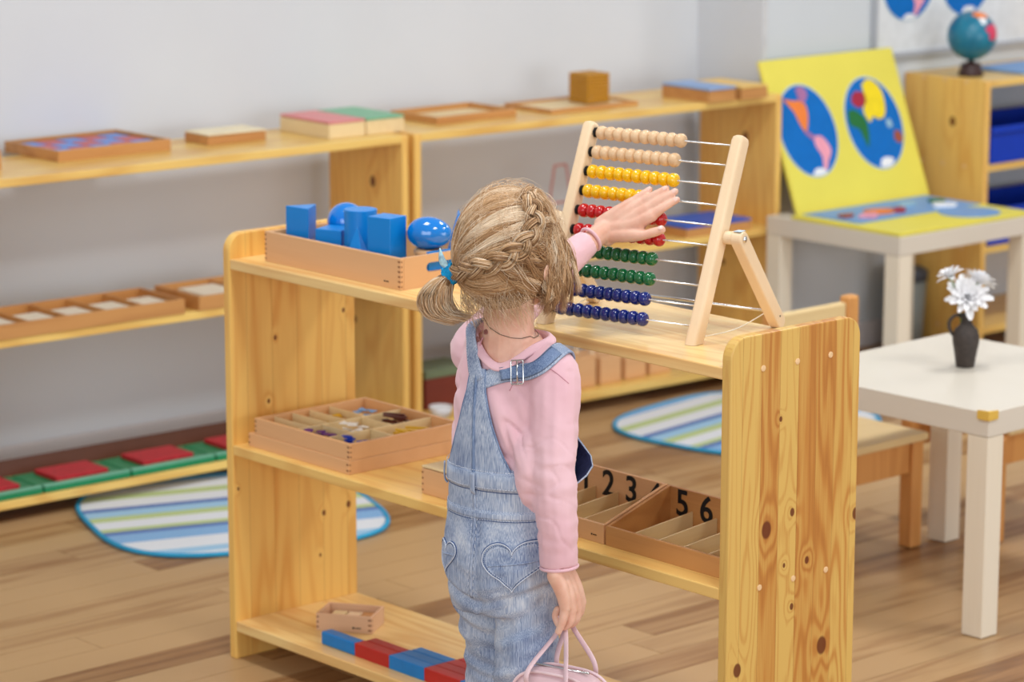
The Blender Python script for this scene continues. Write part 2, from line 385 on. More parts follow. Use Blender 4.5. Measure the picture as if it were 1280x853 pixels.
o = solid('wooden_sphere', 'glossy blue sphere behind the cylinder', ball(.036, .036, .036), M['blue_gloss'], (-1.166, .166, FZ+.0665), 0, True, 0)
ring_stand('round wooden ring holding up the blue egg', -.899, .146, .024, .040)
o = solid('ovoid', 'glossy blue egg lying on its side at the right of the tray', ball(.041, .031, .030, egg=-.07), M['blue_gloss'], (-.899, .144, FZ+.0805), math.radians(38), True, 0)
bm = bmesh.new(); lathe(bm, [(.033, 0), (.0005, .118)], 40)
solid('wooden_cone', 'blue cone at the right wall of the tray behind the egg', bm, M['blue'], (-.890, .206, FZ), 0, False, 0)
bm = bmesh.new(); bx(bm, -.004, .004, -.03, .03, 0, .054)
solid('rectangular_prism', 'blue block seen through the hand hole of the tray', bm, M['blue'], (-.8665, .142, FZ), 0, False)

# -- stacked compartment boxes on the middle shelf
MZ = .426
lo = open_box('wooden_box', 'shallow beech box under the compartment box on the middle shelf', 'box', (-1.288, .020, MZ), 0, .305, .280, .026, .007, 'beech', 2)
cb = open_box('compartment_box', 'square beech box with nine compartments of coloured grammar symbols', 'box', (-1.272, .023, MZ+.0262), 0, .288, .270, .031, .007, 'beech', 3)
fx = M['beech_pale']
def div(x0, x1, y0, y1): box('divider', M['ply'], cb, x0, x1, y0, y1, .005, .028, .0005)
iw, idp = .288-.014, .256-.014
UX, VY = (lambda u: .007+.274*u), (lambda v: .007+.256*v)
for u in (.40, .73): div(UX(u)-.0015, UX(u)+.0015, .007, .263)
for v in (.14, .31, .47, .66): div(.007, UX(.40)-.002, VY(v)-.0015, VY(v)+.0015)
for v in (.25, .62): div(UX(.40)+.002, UX(.73)-.002, VY(v)-.0015, VY(v)+.0015)
div(UX(.73)+.002, .281, VY(.42)-.0015, VY(.42)+.0015)
SY = {}
for nm, c in dict(purple=(96, 36, 128), blue=(22, 60, 180), white=(235, 232, 225), yellow=(226, 180, 40), brown=(92, 40, 28), lightblue=(120, 165, 215)).items():
    SY[nm] = plain('symbol_'+nm, rgb(*c), .45, .4)
# pieces: name, colour, cell centre(local), kind
def piece_mesh(kind, m):
    bm = bmesh.new()
    if kind == 'disc': lathe(bm, [(.009, 0), (.009, .002)], 16)
    elif kind == 'triangle': prism(bm, [(-.010, -.007), (.010, -.007), (0, .011)], 0, .002, 'Z')
    elif kind == 'stick': bx(bm, -.024, .024, -.003, .003, 0, .004)
    else: prism(bm, [(.012*math.cos(a), .012*math.sin(a)) for a in [2*PI*i/5 for i in range(5)]], 0, .003, 'Z')
    me = bpy.data.meshes.new(kind); bm.to_mesh(me); bm.free(); me.materials.append(m); return me
ORD = ['topmost of its pile', 'second from the top', 'third from the top', 'fourth from the top', 'fifth from the top', 'sixth from the top', 'seventh from the top', 'eighth from the top', 'ninth from the top', 'lowest of its pile']
cells = [('purple', 'disc', UX(.55), VY(.11), 'front middle', 9), ('blue', 'disc', UX(.87), VY(.18), 'front right', 10), ('yellow', 'stick', UX(.87), VY(.70), 'back right', 7),
         ('white', 'triangle', UX(.56), VY(.42), 'centre', 10), ('brown', 'stick', UX(.565), VY(.81), 'back middle', 10),
         ('lightblue', 'triangle', UX(.22), VY(.83), 'back left', 7), ('yellow', 'triangle', UX(.22), VY(.56), 'left', 5)]
names = {'lightblue': 'light blue'}
for c, kd, cx, cy, where, n in cells:
    me = piece_mesh(kd, SY[c])
    for i in range(n):
        o = bpy.data.objects.new('symbol_'+kd, me); COL.objects.link(o)
        tag(o, '%s %s piece in the %s compartment, %s' % (names.get(c, c), kd, where, ORD[n-1-i] if n-1-i < 10 else 'deep in the pile'), 'piece', '%s pieces in the %s compartment' % (names.get(c, c), where))
        lim = .010 if kd == 'stick' else .024
        o.location = (-1.272+cx+random.uniform(-lim, lim), .023+cy+random.uniform(-.016, .016), MZ+.0262+.0085+i*.0023)
        o.rotation_euler = (random.uniform(-.12, .12), random.uniform(-.12, .12), random.uniform(0, 6.28) if kd != 'stick' else random.uniform(-.5, .5))

# -- closed box left of the spindle boxes
cbx = solid_box('lidded_box', 'closed beech box with a pale lid beside the girl on the middle shelf', 'box', (-.796, .036, MZ), 0, .160, .155, .052, M['beech'], M['ply'], .004)
joints(cbx, 0, .16, 0, .155, 0, .047, 4)

# -- spindle boxes with numerals
def spindle_box(label, x, digits, mm):
    e = thing('spindle_box', label, 'box', (x, .043, MZ))
    W, D, Hf, Hb, tk = .291, .152, .034, .079, .006
    box('front_wall', M[mm], e, 0, W, 0, tk, 0, Hf, .0008); box('back_wall', M[mm], e, 0, W, D-tk, D, 0, Hb, .0008)
    for x0 in (0, W-tk):
        bm = bmesh.new(); prism(bm, [(tk, 0), (D-tk, 0), (D-tk, Hb), (tk, Hf)], x0, x0+tk, 'X'); obj('side_wall', bm, M[mm], e)
    box('bottom', M['ply'], e, tk, W-tk, tk, D-tk, .001, .004, 0)
    pitch = (W-tk)/5
    for i in range(1, 5):
        xx = i*pitch+.0015
        bm = bmesh.new(); prism(bm, [(tk, .004), (D-tk-.001, .004), (D-tk-.001, .044), (tk, .031)], xx, xx+.003, 'X'); obj('divider', bm, M['ply'], e)
    for i, dg in enumerate(digits):
        cu = bpy.data.curves.new('digit', 'FONT'); cu.body = dg; cu.size = .064; cu.extrude = .0004; cu.offset = .0010
        cu.align_x = 'CENTER'; tmp = bpy.data.objects.new('tmp', cu); COL.objects.link(tmp)
        me = bpy.data.meshes.new_from_object(tmp.evaluated_get(bpy.context.evaluated_depsgraph_get()))
        bpy.data.objects.remove(tmp); me.materials.clear(); me.materials.append(M['black'])
        o = bpy.data.objects.new('numeral', me); COL.objects.link(o); o.parent = e
        o.location = (tk/2+pitch*(i+.5)+.004, D-tk-.0006, .0325); o.rotation_euler = (PI/2, 0, 0)
    return e
sb1 = spindle_box('spindle box with the numerals 2 and 3, standing next to the girl', -.622, '01234', 'beech')
brand(sb1, .262, -.0002, .013)
sb2 = spindle_box('spindle box with the numerals 5 and 6, nearest the right side panel', -.3265, '56789', 'beech_red')

# -- small box and number rods on the bottom shelf
BZ = .076
sbx = open_box('small_box', 'small open beech box with wooden tablets on the bottom shelf', 'box', (-1.166, .082, BZ), math.radians(33), .112, .078, .034, .005, 'beech_pink', 3)
brand(sbx, .075, -.0002, .010, 1.3)
cth, sth = math.cos(math.radians(33)), math.sin(math.radians(33))
for i, (lx, ly, mm, w) in enumerate(((.030, .038, 'ply', 'left'), (.060, .038, 'beech_pale', 'middle'), (.088, .040, 'beech_red', 'right'))):
    o = box('wooden_tablet', M[mm], None, -.013, .013, -.028, .028, 0, .016, .001)
    o.location = (-1.166+lx*cth-ly*sth, .082+lx*sth+ly*cth, BZ+.0062); o.rotation_euler = (0, 0, math.radians(33))
    tag(o, 'wooden tablet lying at the %s of the small open box' % w, 'tablet')
for k in range(5):
    n0 = k; x0 = -1.09+.1*k; y0 = .034+.0262*k
    nm = ['front rod of the red and blue staircase', 'second rod from the front of the red and blue staircase', 'third rod from the front of the red and blue staircase',
          'fourth rod from the front of the red and blue staircase', 'rearmost rod of the red and blue staircase'][k]
    e = thing('number_rod', nm + ' on the bottom shelf', 'rod', (x0, y0, BZ), 0, 'number rods on the bottom shelf')
    for s in range(8-k):
        c = 'blue_rod' if (s+k) % 2 == 0 else 'red_rod'
        box('rod_section', M[c], e, s*.1+.0002, (s+1)*.1-.0002, 0, .0255, 0, .0255, .0012 if s else .003)

# ------------------------------------------------------------------ abacus
AB = thing('abacus', 'wooden abacus with ten rows of coloured beads on the shelving unit', 'abacus', (-.178, .097, .786), math.atan2(.207, .978))
th = math.atan2(.135, .325)
def AP(s, u, o=0.0):   # s along width (<=0 leftwards), u up the frame, o towards the front
    return Vector((s, math.sin(th)*u-math.cos(th)*o, math.cos(th)*u+math.sin(th)*o))
def post(s0):
    bm = bmesh.new(); pr = rrect(-.011, .011, -.014, .014, .006, 5)
    lv = [(0.002, 1.0), (.004, 1), (.344, 1), (.350, .86), (.353, .5)]
    rings = []
    for u, k in lv:
        rings.append([bm.verts.new(AP(s0+a*k, u+ (0), b*k)) for a, b in pr])
    # flat foot
    for v, (a, b) in zip(rings[0], pr):
        p = AP(s0+a, 0, b); v.co = Vector((p.x, p.y+math.tan(th)*(0-p.z), 0.0005))
    for A, B in zip(rings, rings[1:]):
        for i in range(len(pr)): bm.faces.new((A[i], A[(i+1) % len(pr)], B[(i+1) % len(pr)], B[i]))
    bm.faces.new(rings[0][::-1]); bm.faces.new(rings[-1]); return bm
obj('post', post(-.0), M['beech_pale'], AB, True); obj('post', post(-.298), M['beech_pale'], AB, True)
for o in [c for c in AB.children if c.name.startswith('post')]:
    md = o.modifiers.new('e', 'EDGE_SPLIT'); md.split_angle = .7
def bead_mesh(m):
    bm = bmesh.new(); R, hw, hr = .0120, .0086, .0030; prof = [(hr, -hw), (hr+.0022, -hw)]
    for i in range(1, 14):
        a = -PI/2+PI*i/14; prof.append((hr+.002+(R-hr-.002)*math.cos(a)**.85, hw*math.sin(a)))
    prof += [(hr+.0022, hw), (hr, hw)]; lathe(bm, prof, 28, axis='X')
    me = bpy.data.meshes.new('bead'); bmesh.ops.recalc_face_normals(bm, faces=bm.faces[:]); bm.to_mesh(me); bm.free()
    me.materials.append(m); me.polygons.foreach_set('use_smooth', [True]*len(me.polygons)); return me
rowc = ['b_navy', 'b_navy', 'b_green', 'b_green', 'b_red', 'b_red', 'b_yellow', 'b_yellow', 'bead_wood', 'bead_wood']
bms = {c: bead_mesh(M[c]) for c in set(rowc)}
cap = bmesh.new(); lathe(cap, [(.0085, 0), (.0085, .0035), (.004, .005)], 18, axis='X'); cme = bpy.data.meshes.new('cap'); cap.to_mesh(cme); cap.free(); cme.materials.append(M['rubber'])
gaps = [0.001, .0005, .0005, 0, .0006, 0, 0, .0008, 0, .0004]
for r in range(10):
    u = .029+.0341*r
    bm = bmesh.new(); tube(bm, [AP(-.293, u), AP(-.005, u)], .0016, 10); obj('rod', bm, M['steel'], AB, True)
    c = bpy.data.objects.new('stop_washer', cme); COL.objects.link(c); c.parent = AB; c.location = AP(-.287, u)
    s0 = -.2725 if r > 1 else -.2725
    for i in range(10):
        b = bpy.data.objects.new('bead', bms[rowc[r]]); COL.objects.link(b); b.parent = AB
        b.location = AP(s0+i*.0172+gaps[r]*i, u); b.rotation_euler = (random.uniform(-3, 3), 0, 0)
        if r in (4, 5): b['label'] = 'red bead'
        elif r < 2: b['label'] = 'dark blue bead'
        elif r < 4: b['label'] = 'green bead'
        elif r < 8: b['label'] = 'yellow bead'
        else: b['label'] = 'natural wood bead'
# rear legs with round hinge heads, crossbar, strings
hg = AP(0, .183, -.004)
def rleg(s):
    bm = bmesh.new(); a = Vector((0, hg.y, hg.z)); f = Vector((0, .196, .0115)); d = (f-a).normalized(); n = Vector((0, -d.z, d.y)); L = (f-a).length
    pts = []
    for i in range(13):
        q = PI/2+PI*i/12; p = a+n*.0125*math.sin(q)+d*.0125*math.cos(q); pts.append((p.y, p.z))
    for i in range(13):
        q = -PI/2+PI*i/12; p = f+n*.0115*math.sin(q)+d*.0115*math.cos(q); pts.append((p.y, max(p.z, .0004)))
    prism(bm, pts, s-.0105, s+.0105, 'X'); return obj('rear_leg', bm, M['beech_pale'], AB, bevel=.0025)
for s, sg in ((.037, 1), (-.335, -1)):
    lg = rleg(s)
    bm = bmesh.new(); lathe(bm, [(.011, s-sg*.0105), (.011, s-sg*.026)], 20, hg.y, hg.z, 'X'); obj('spacer', bm, M['beech_pale'], AB, bevel=.001)
    bm = bmesh.new(); lathe(bm, [(.0055, s+sg*.0105), (.0055, s+sg*.0122), (.003, s+sg*.0135)], 16, hg.y, hg.z, 'X'); obj('bolt_head', bm, M['steel'], lg, True)
    bm = bmesh.new(); lathe(bm, [(.0017, s+sg*.0103), (.0017, s+sg*.0108)], 10, .190, .022, 'X'); obj('pin_hole', bm, M['rubber'], lg)
    if sg > 0:
        bm = bmesh.new(); bx(bm, -.007, .007, -.009, .009, 0, .0003); o = obj('sticker', bm, plain('sticker', rgb(188, 208, 226), .5, .3, .3, 500), lg)
        o.location = (s, hg.y+.001, hg.z+.0128)
bm = bmesh.new(); tube(bm, [(-.33, .180, .030), (.030, .180, .030)], .0022, 10); obj('crossbar', bm, M['steel'], AB, True)
for s, s2 in ((.0, .03), (-.298, -.33)):
    bm = bmesh.new(); pts = catmull([AP(s, .014, -.012), Vector(((s+s2)/2, .10, .010)), Vector((s2*.93, .178, .028))], 12); tube(bm, pts, .0009, 6)
    obj('string', bm, plain('string', rgb(235, 228, 210), .8, .2), AB, True)

# ------------------------------------------------------------------ things on the wall units
def wl(x, y): return (x, y)
RW = RZW  # local x of a box runs along +y of the room, local y runs into the shelf
def wbox(f, *a, **k): return f(*a, **k)
tr = open_box('inset_tray', 'flat beech tray with red and blue insets on the wall unit at the left', 'tray', (-2.585, .460, TZ), RW+.04, .315, .225, .026, .008, 'beech_red', 0)
RI = plain('inset_red', rgb(196, 84, 84), .4); BI = plain('inset_blue', rgb(92, 140, 214), .4)
for i in range(5):
    for j in range(3):
        o = box('inset', RI if (i+j) % 2 else BI, tr, .014+i*.058, .068+i*.058, .014+j*.066, .076+j*.066, .0055, .020, .002)
solid_box('lidded_box', 'low beech box with a cream lid in the middle of the left wall unit', 'box', (-2.585, .882, TZ), RW, .168, .10, .026, M['beech_red'], plain('cream_lid', rgb(240, 226, 190), .45), .004)
solid_box('lidded_box', 'square box with a pink lid on top of the left wall unit', 'box', (-2.478, 1.165, TZ), RW, .108, .205, .042, M['ply'], plain('pink_lid', rgb(226, 140, 140), .45), .006)
solid_box('lidded_box', 'square box with a green lid beside the pink-lidded box', 'box', (-2.474, 1.277, TZ), RW, .066+.05, .205, .042, M['ply'], plain('green_lid', rgb(122, 184, 146), .45), .006)
solid_box('wooden_box', 'brown box at the very left edge on the wall unit', 'box', (-2.585, .150, TZ), RW, .155, .10, .043, M['beech_red'], M['beech_red'], .004)
open_box('wooden_tray', 'empty flat beech tray at the left end of the unit with the bead cube', 'tray', (-2.506, 1.530, TZ), RW+.03, .265, .185, .019, .008, 'beech_red')
lt = open_box('wooden_tray', 'thin beech tray under the golden bead cube', 'tray', (-2.470, 1.885, TZ), RW, .30, .19, .011, .008, 'beech_red')
gc = thing('bead_cube', 'golden bead cube standing on the thin tray', 'cube', (-2.515, 2.055, TZ+.0055), RW)
GB = plain('gold_bead', rgb(188, 132, 18), .25, .6, .05, 60)
bm = bmesh.new(); bmesh.ops.create_icosphere(bm, subdivisions=1, radius=.00495); gme = bpy.data.meshes.new('gold'); bm.to_mesh(gme); bm.free()
gme.materials.append(GB); gme.polygons.foreach_set('use_smooth', [True]*len(gme.polygons))
cnt = 0
rest = bmesh.new()
for i in range(9):
    for j in range(9):
        for k in range(9):
            if not (j == 0 or k == 8 or i == 0): continue
            p = Vector((.005+i*.0088, .005+j*.0088, .005+k*.0088))
            if (j == 0 or i == 0 or k == 8) and cnt < 220:
                o = bpy.data.objects.new('gold_bead', gme); COL.objects.link(o); o.parent = gc; o.location = p; cnt += 1
bx(rest, .004, .0755, .004, .0755, .003, .0755); obj('bead_core', rest, GB, gc)
solid_box('lidded_box', 'square box with a blue lid on the unit beside the yellow map board', 'box', (-2.362, 2.352, TZ), RW, .098, .185, .038, M['beech_red'], plain('blue_lid', rgb(140, 170, 214), .45), .006)
solid_box('lidded_box', 'square box with an orange yellow lid next to the blue-lidded box', 'box', (-2.350, 2.462, TZ), RW, .098, .185, .036, M['beech_red'], plain('amber_lid', rgb(236, 196, 110), .45), .006)
solid_box('bead_tray', 'small box with a bright blue lid on the middle board behind the abacus', 'box', (-2.388, 2.30, MZ), RW, .24, .16, .030, M['beech_red'], plain('cobalt_lid', rgb(50, 96, 200), .45), .006)
solid_box('wooden_box', 'orange brown wooden box on the middle board behind the abacus rear leg', 'box', (-2.47, 2.10, MZ), RW, .16, .12, .026, M['beech_red'], M['beech_red'], .006)
# compartment box with cards (middle board, left unit)
cx = open_box('card_tray', 'long compartment tray of white cards on the middle board of the left unit', 'tray', (-2.452, .080, MZ), RW, .615, .19, .034, .008, 'beech_red')
WC = plain('white_card', rgb(232, 224, 206), .6)
for i in range(6):
    if i: box('divider', M['beech_red'], cx, .002+i*.101, .006+i*.101, .008, .182, .005, .032, .0005)
    box('card_stack', WC, cx, .022+i*.101, .088+i*.101, .030, .120, .0055, .026, .001)
c2 = open_box('card_tray', 'short wooden tray of white cards next to the long card tray', 'tray', (-2.43, .735, MZ), RW, .30, .19, .034, .008, 'beech_red')
box('card_stack', WC, c2, .04, .14, .03, .15, .0055, .028, .001); box('divider', M['beech_red'], c2, .15, .156, .008, .182, .005, .032, .0005)
box('card_stack', WC, c2, .17, .28, .03, .15, .0055, .028, .001)
# bottom board, left unit: dark frame with green trays and red tablets
GT = plain('green_tray', rgb(20, 134, 84), .35); RT = plain('red_tablet', rgb(186, 32, 44), .5, noise_amt=.25, scale=120); DK = plain('dark_board', rgb(96, 52, 32), .5)
dbk = box('backing_board', DK, None, 0, 1.27, 0, .010, 0, .040, .002); dbk.location = (-2.648, .052, BW); dbk.rotation_euler = (-.25, 0, RW); tag(dbk, 'dark brown board leaning behind the green trays on the bottom board', 'board')
for i in range(5):
    e = thing('green_tray', 'green tray with red tablet, ' + ['first of the row from the left', 'second of the row from the left', 'third of the row from the left', 'fourth of the row from the left', 'right end of the row'][i], 'tray', (-2.462+.0082*i, .075+i*.236, BW), RW, 'green trays on the bottom board')
    box('base', GT, e, 0, .232, 0, .15, .0, .012, .003)
    box('rim', plain('green_rim', rgb(110, 180, 150), .3) if i == 0 else bpy.data.materials['green_rim'], e, .001, .231, .001, .018, .0125, .018, .002)
    box('tablet', RT, e, .05, .19, .03, .13, .0125, .024, .002)
# bottom board, unit B
GR = plain('grey_lid', rgb(150, 148, 142), .4)
e = solid_box('lidded_box', 'wooden box with a grey lid low behind the girl', 'box', (-2.46, 1.72, BW), RW, .20, .18, .11, M['beech_red'], GR, .018, proud=.006)
for i in range(4):
    e = thing('cylinder_block', 'knobbed wooden cylinder block low behind the girl, ' + ['nearest the grey-lidded box', 'second from the grey-lidded box', 'third from the grey-lidded box', 'fourth from the grey-lidded box'][i], 'block', (-2.44, 1.945+i*.092, BW), RW, 'cylinder blocks on the bottom board')
    box('block', M['beech'], e, 0, .075, 0, .12, 0, .085-.012*i, .004)
    for q in range(2):
        bm = bmesh.new(); lathe(bm, [(.010, .085-.012*i), (.010, .089-.012*i), (.003, .091-.012*i), (.003, .098-.012*i), (.006, .102-.012*i), (.004, .108-.012*i)], 12, .02+q*.035, .06); obj('knob', bm, M['beech_pale'], e, True)
e = solid_box('lidded_box', 'dark reddish box low on the unit seen left of the girl', 'box', (-2.52, 1.50, BW), RW, .16, .12, .10, plain('maroon', rgb(120, 48, 36), .5), plain('moss_lid', rgb(112, 128, 100), .5), .02)
bm = bmesh.new(); lathe(bm, [(.018, 0), (.026, .012), (.03, .03), (.027, .03), (.016, .006)], 20); o = obj('white_bowl', bm, plain('porcelain', rgb(226, 228, 232), .3), None, True)
o.location = (-2.432, 1.475, BW+.0005); tag(o, 'small white bowl low on the unit seen left of the girl', 'bowl')
# thin pink frame standing on the middle board of unit B
e = thing('display_frame', 'thin pink A-shaped frame standing behind the girl\'s head', 'frame', (-2.60, 1.98, MZ), RW)
PK = plain('pink_metal', rgb(206, 150, 146), .5)
for k, (a, b) in enumerate((((0, 0, .003), (.035, 0, .20)), ((.115, 0, .003), (.075, 0, .20)), ((.035, 0, .20), (.075, 0, .20)), ((.018, 0, .10), (.095, 0, .10)))):
    bm = bmesh.new(); tube(bm, [a, b], .0035, 8); obj('frame_bar', bm, PK, e, True)

# ------------------------------------------------------------------ whiteboard, hemisphere discs, map board
WX = -2.5
e = thing('whiteboard', 'white board on the far wall carrying two round blue maps', 'board', (WX, 3.15, .84))
box('panel', plain('white_panel', rgb(226, 230, 234), .3, .4), e, 0.001, .012, .004, 1.8, .004, 1.2, .001)
GF = plain('grey_frame', rgb(176, 180, 188), .4)
box('frame_rail', GF, e, .001, .018, 0, 1.8, -.008, .006, .001); box('frame_rail', GF, e, .001, .018, -.008, .004, -.008, 1.2, .001)
OC = plain('ocean', rgb(0, 108, 192), .65, .25, noise_amt=.05); 
LANDM = {k: plain('land_'+k, rgb(*c), .5) for k, c in dict(orange=(240, 130, 50), pink=(240, 160, 180), purple=(170, 110, 160), yellow=(244, 218, 20), green=(14, 110, 50), red=(170, 30, 60), white=(238, 240, 244), brown=(160, 80, 60), grey=(150, 190, 210)).items()}
rimM = plain('disc_rim', rgb(190, 214, 226), .5)
WEST = [('purple', [(-.1, .92), (.12, .97), (.28, .80), (.10, .62), (-.05, .66)]), ('orange', [(-.62, .74), (-.3, .68), (-.05, .66), (.12, .55), (.10, .28), (-.08, -.02), (-.22, .12), (-.34, .42), (-.48, .58)]),
        ('purple', [(-.10, .02), (.10, -.10), (.16, -.18), (.06, -.20), (-.14, -.04)]), ('pink', [(.14, -.14), (.40, -.16), (.58, -.34), (.62, -.52), (.44, -.72), (.34, -.98+.12), (.22, -.86), (.26, -.6), (.12, -.34)]),
        ('white', [(-.24, -.96), (-.05, -.84), (.2, -.86), (.30, -.94), (.1, -.99), (-.1, -.99)])]
EAST = [('red', [(-.62, .60), (-.42, .72), (-.12, .66), (-.10, .48), (-.40, .36), (-.62, .46)]), ('yellow', [(-.12, .86), (.16, .96), (.46, .80), (.56, .52), (.46, .16), (.2, .06), (.0, .14), (-.16, .02), (-.30, .28), (-.14, .50)]),
        ('green', [(-.88, .30), (-.66, .34), (-.42, .22), (-.28, .06), (-.32, -.28), (-.44, -.50), (-.54, -.28), (-.62, -.10), (-.90, .02)]),
        ('grey', [(.42, .02), (.58, .04), (.62, -.12), (.46, -.14)]), ('brown', [(.66, -.22), (.84, -.26), (.88, -.44), (.70, -.50), (.58, -.38)]),
        ('white', [(-.18, -.96), (-.06, -.80), (.2, -.78), (.36, -.84), (.26, -.95), (.0, -.99)])]
def disc(parent, R, lands, off=(0, 0), kz=1.0):
    """disc in local xz plane, facing -y, centre off"""
    def poly(pts, y0, y1, m, nm, mat=None):
        bm = bmesh.new(); prism(bm, pts, y0, y1, 'Y'); return obj(nm, bm, m, parent)
    cir = [(off[0]+R*math.cos(2*PI*i/64), off[1]+kz*R*math.sin(2*PI*i/64)) for i in range(64)]
    rim = [(off[0]+R*1.03*math.cos(2*PI*i/64), off[1]+kz*R*1.03*math.sin(2*PI*i/64)) for i in range(64)]
    poly(rim, -.0012, 0, rimM, 'disc_rim'); poly(cir, -.0020, -.0012, OC, 'ocean_disc')
    for c, pts in lands:
        pp = catmull([(a, b, 0) for a, b in pts + [pts[0]]], 40)[:-1]
        poly([(off[0]+R*p[0], off[1]+kz*R*p[1]) for p in pp], -.0030, -.0020, LANDM[c], 'continent')
for yy, lands, lb in ((3.285, WEST, 'left round blue map fixed to the whiteboard'), (3.540, EAST, 'right round blue map fixed to the whiteboard above the globe')):
    e = thing('round_map', lb, 'map', (WX+.0125, yy, 1.046), PI/2); disc(e, .110, lands)

# table B with map board
def lack(label, loc, W, D, rz=0, legs=.05, H=.46):
    t = thing('low_table', label, 'table', loc, rz)
    box('tabletop', M['birch_table'], t, 0, W, 0, D, H-.05, H, .002)
    for x in (0.001, W-legs-.001):
        for y in (0.001, D-legs-.001): box('leg', M['birch_leg'], t, x, x+legs, y, y+legs, .0015, H-.0505, .0015)
    return t
T2 = lack('low pale birch table in the background carrying the map boards', (-2.362, 2.58, 0), .477, .56)
yel = plain('yellow_board', rgb(232, 220, 92), .45, .35, .03, 6)
ml = math.hypot(.155, .402); ma = math.atan2(.155, .402)
mb = thing('map_board', 'yellow board with two blue hemispheres leaning on the far wall', 'map', (-2.305, 2.645, .4605))
mb.rotation_euler = (ma*-1, 0, PI/2)
box('board', yel, mb, 0, .545, 0, .012, 0, ml+.005, .003)
disc(mb, .110, WEST, (.120, .228), 1.17); disc(mb, .112, EAST, (.392, .226), 1.17)
# second board lying on the table, with puzzle sea and pieces
fb = thing('map_puzzle', 'yellow and blue continent puzzle board lying on the background table', 'puzzle', (-1.89, 2.585, .4605), PI/2)
box('board', yel, fb, 0, .545, 0, .385, 0, .010, .002)
bm = bmesh.new(); bx(bm, .03, .53, .17, .37, .0102, .0125); obj('sea_panel', bm, plain('sea_panel', rgb(110, 160, 214), .45), fb)
bm = bmesh.new(); prism(bm, [(.40+.09*math.cos(a), .10+.08*math.sin(a)) for a in [2*PI*i/24 for i in range(24)]], .0102, .0122, 'Z'); obj('sea_disc', bm, bpy.data.materials['sea_panel'], fb)
for c, x, y, s in (('orange', .20, .25, 1.1), ('red', .26, .23, .7), ('pink', .13, .22, .8), ('grey', .34, .28, .8), ('brown', .08, .26, .6), ('white', .42, .21, .9), ('green', .46, .27, .6)):
    bm = bmesh.new(); a0 = random.random()*6
    prism(bm, [(x+s*.038*(1+.3*math.sin(3*a+a0))*math.cos(a), y+s*.030*(1+.25*math.sin(2*a+a0))*math.sin(a)) for a in [2*PI*i/20 for i in range(20)]], .0126, .020, 'Z')
    obj('puzzle_piece', bm, LANDM[c], fb)
# globe
g = thing('globe', 'small globe with a blue sea on a dark round base', 'globe', (-2.315, 3.365, .786), 0)
bm = bmesh.new(); lathe(bm, [(.036, 0), (.036, .006), (.031, .018), (.029, .034), (.016, .038), (.008, .040), (.006, .050)], 28); obj('base', bm, plain('dark_base', rgb(58, 32, 30), .4), g, True)
gs = NB('globe_sea'); gco = gs.n('ShaderNodeTexCoord'); gn = gs.n('ShaderNodeTexNoise'); gn.inputs['Scale'].default_value = 18; gs.l(gco.outputs['Object'], gn.inputs['Vector'])
gs.l(gs.ramp(gn.outputs[0], [(.3, rgb(14, 104, 136)), (.7, rgb(26, 126, 156))]), gs.b.inputs['Base Color']); gs.b.inputs['Roughness'].default_value = .3
bm = ball(.070, .070, .070, 48, 32); o = obj('sphere', bm, gs.m, g, True); o.location = (0, 0, .114)
def cap_patch(name, m, dirn, ang, asp=1.0, rr=.0706):
    d = Vector(dirn).normalized(); q = d.to_track_quat('Z', 'Y'); bm = bmesh.new(); rings = []
    for j in range(7):
        ph = ang*j/6; ring = []
        for i in range(24):
            a = 2*PI*i/24; wob = 1+.18*math.sin(3*a+1)+.1*math.sin(5*a); p2 = ph*wob
            v = Vector((math.sin(p2)*math.cos(a), math.sin(p2)*math.sin(a)*asp, 0)); v.z = math.sqrt(max(0, 1-v.x**2-v.y**2))
            ring.append(bm.verts.new(q @ v * rr))
        rings.append(ring)
    for A, B in zip(rings, rings[1:]):
        for i in range(24): bm.faces.new((A[i], A[(i+1) % 24], B[(i+1) % 24], B[i]))
    o = obj(name, bm, m, g, True); o.location = (0, 0, .114); return o
rd = Vector((.667, .745, 0)); tc = Vector((.745, -.667, .2)).normalized()
cap_patch('continent', plain('globe_pink', rgb(216, 60, 96), .35), rd*.86+tc*.55+Vector((0, 0, .12)), .52, .62)
cap_patch('continent', LANDM['orange'], rd*.35+tc*.45+Vector((0, 0, .95)), .40, .6)
cap_patch('continent', LANDM['white'], rd*.40+tc*.8+Vector((0, 0, .62)), .17)
# blue storage trays in unit C
for z, lb in ((.5455, 'deep blue plastic tray on the upper shelf under the globe'), (.3105, 'deep blue plastic tray on the lower shelf under the globe')):
    BT = plain('blue_plastic', rgb(8, 58, 184), .45, .3); e = thing('plastic_tray', lb, 'tray', (-2.20, 3.325, z), PI/2)
    Hh = .105
    box('front_wall', BT, e, 0, .60, 0, .008, 0, Hh, .002); box('side_wall', BT, e, 0, .008, .008, .25, 0, Hh, .002); box('side_wall', BT, e, .592, .60, .008, .25, 0, Hh, .002)
    box('back_wall', BT, e, .008, .592, .242, .25, 0, Hh, .002); box('bottom', BT, e, .008, .592, .008, .242, .0005, .006, 0); box('rim', BT, e, -.004, .604, -.008, -.0005, Hh-.018, Hh, .002)
o = box('paper_sheet', plain('blue_paper', rgb(120, 160, 210), .6), None, 0, .25, 0, .18, 0, .008, .001); o.location = (-2.23, 3.49, .786); o.rotation_euler = (0, 0, PI/2); tag(o, 'pale blue booklet lying right of the globe', 'booklet')
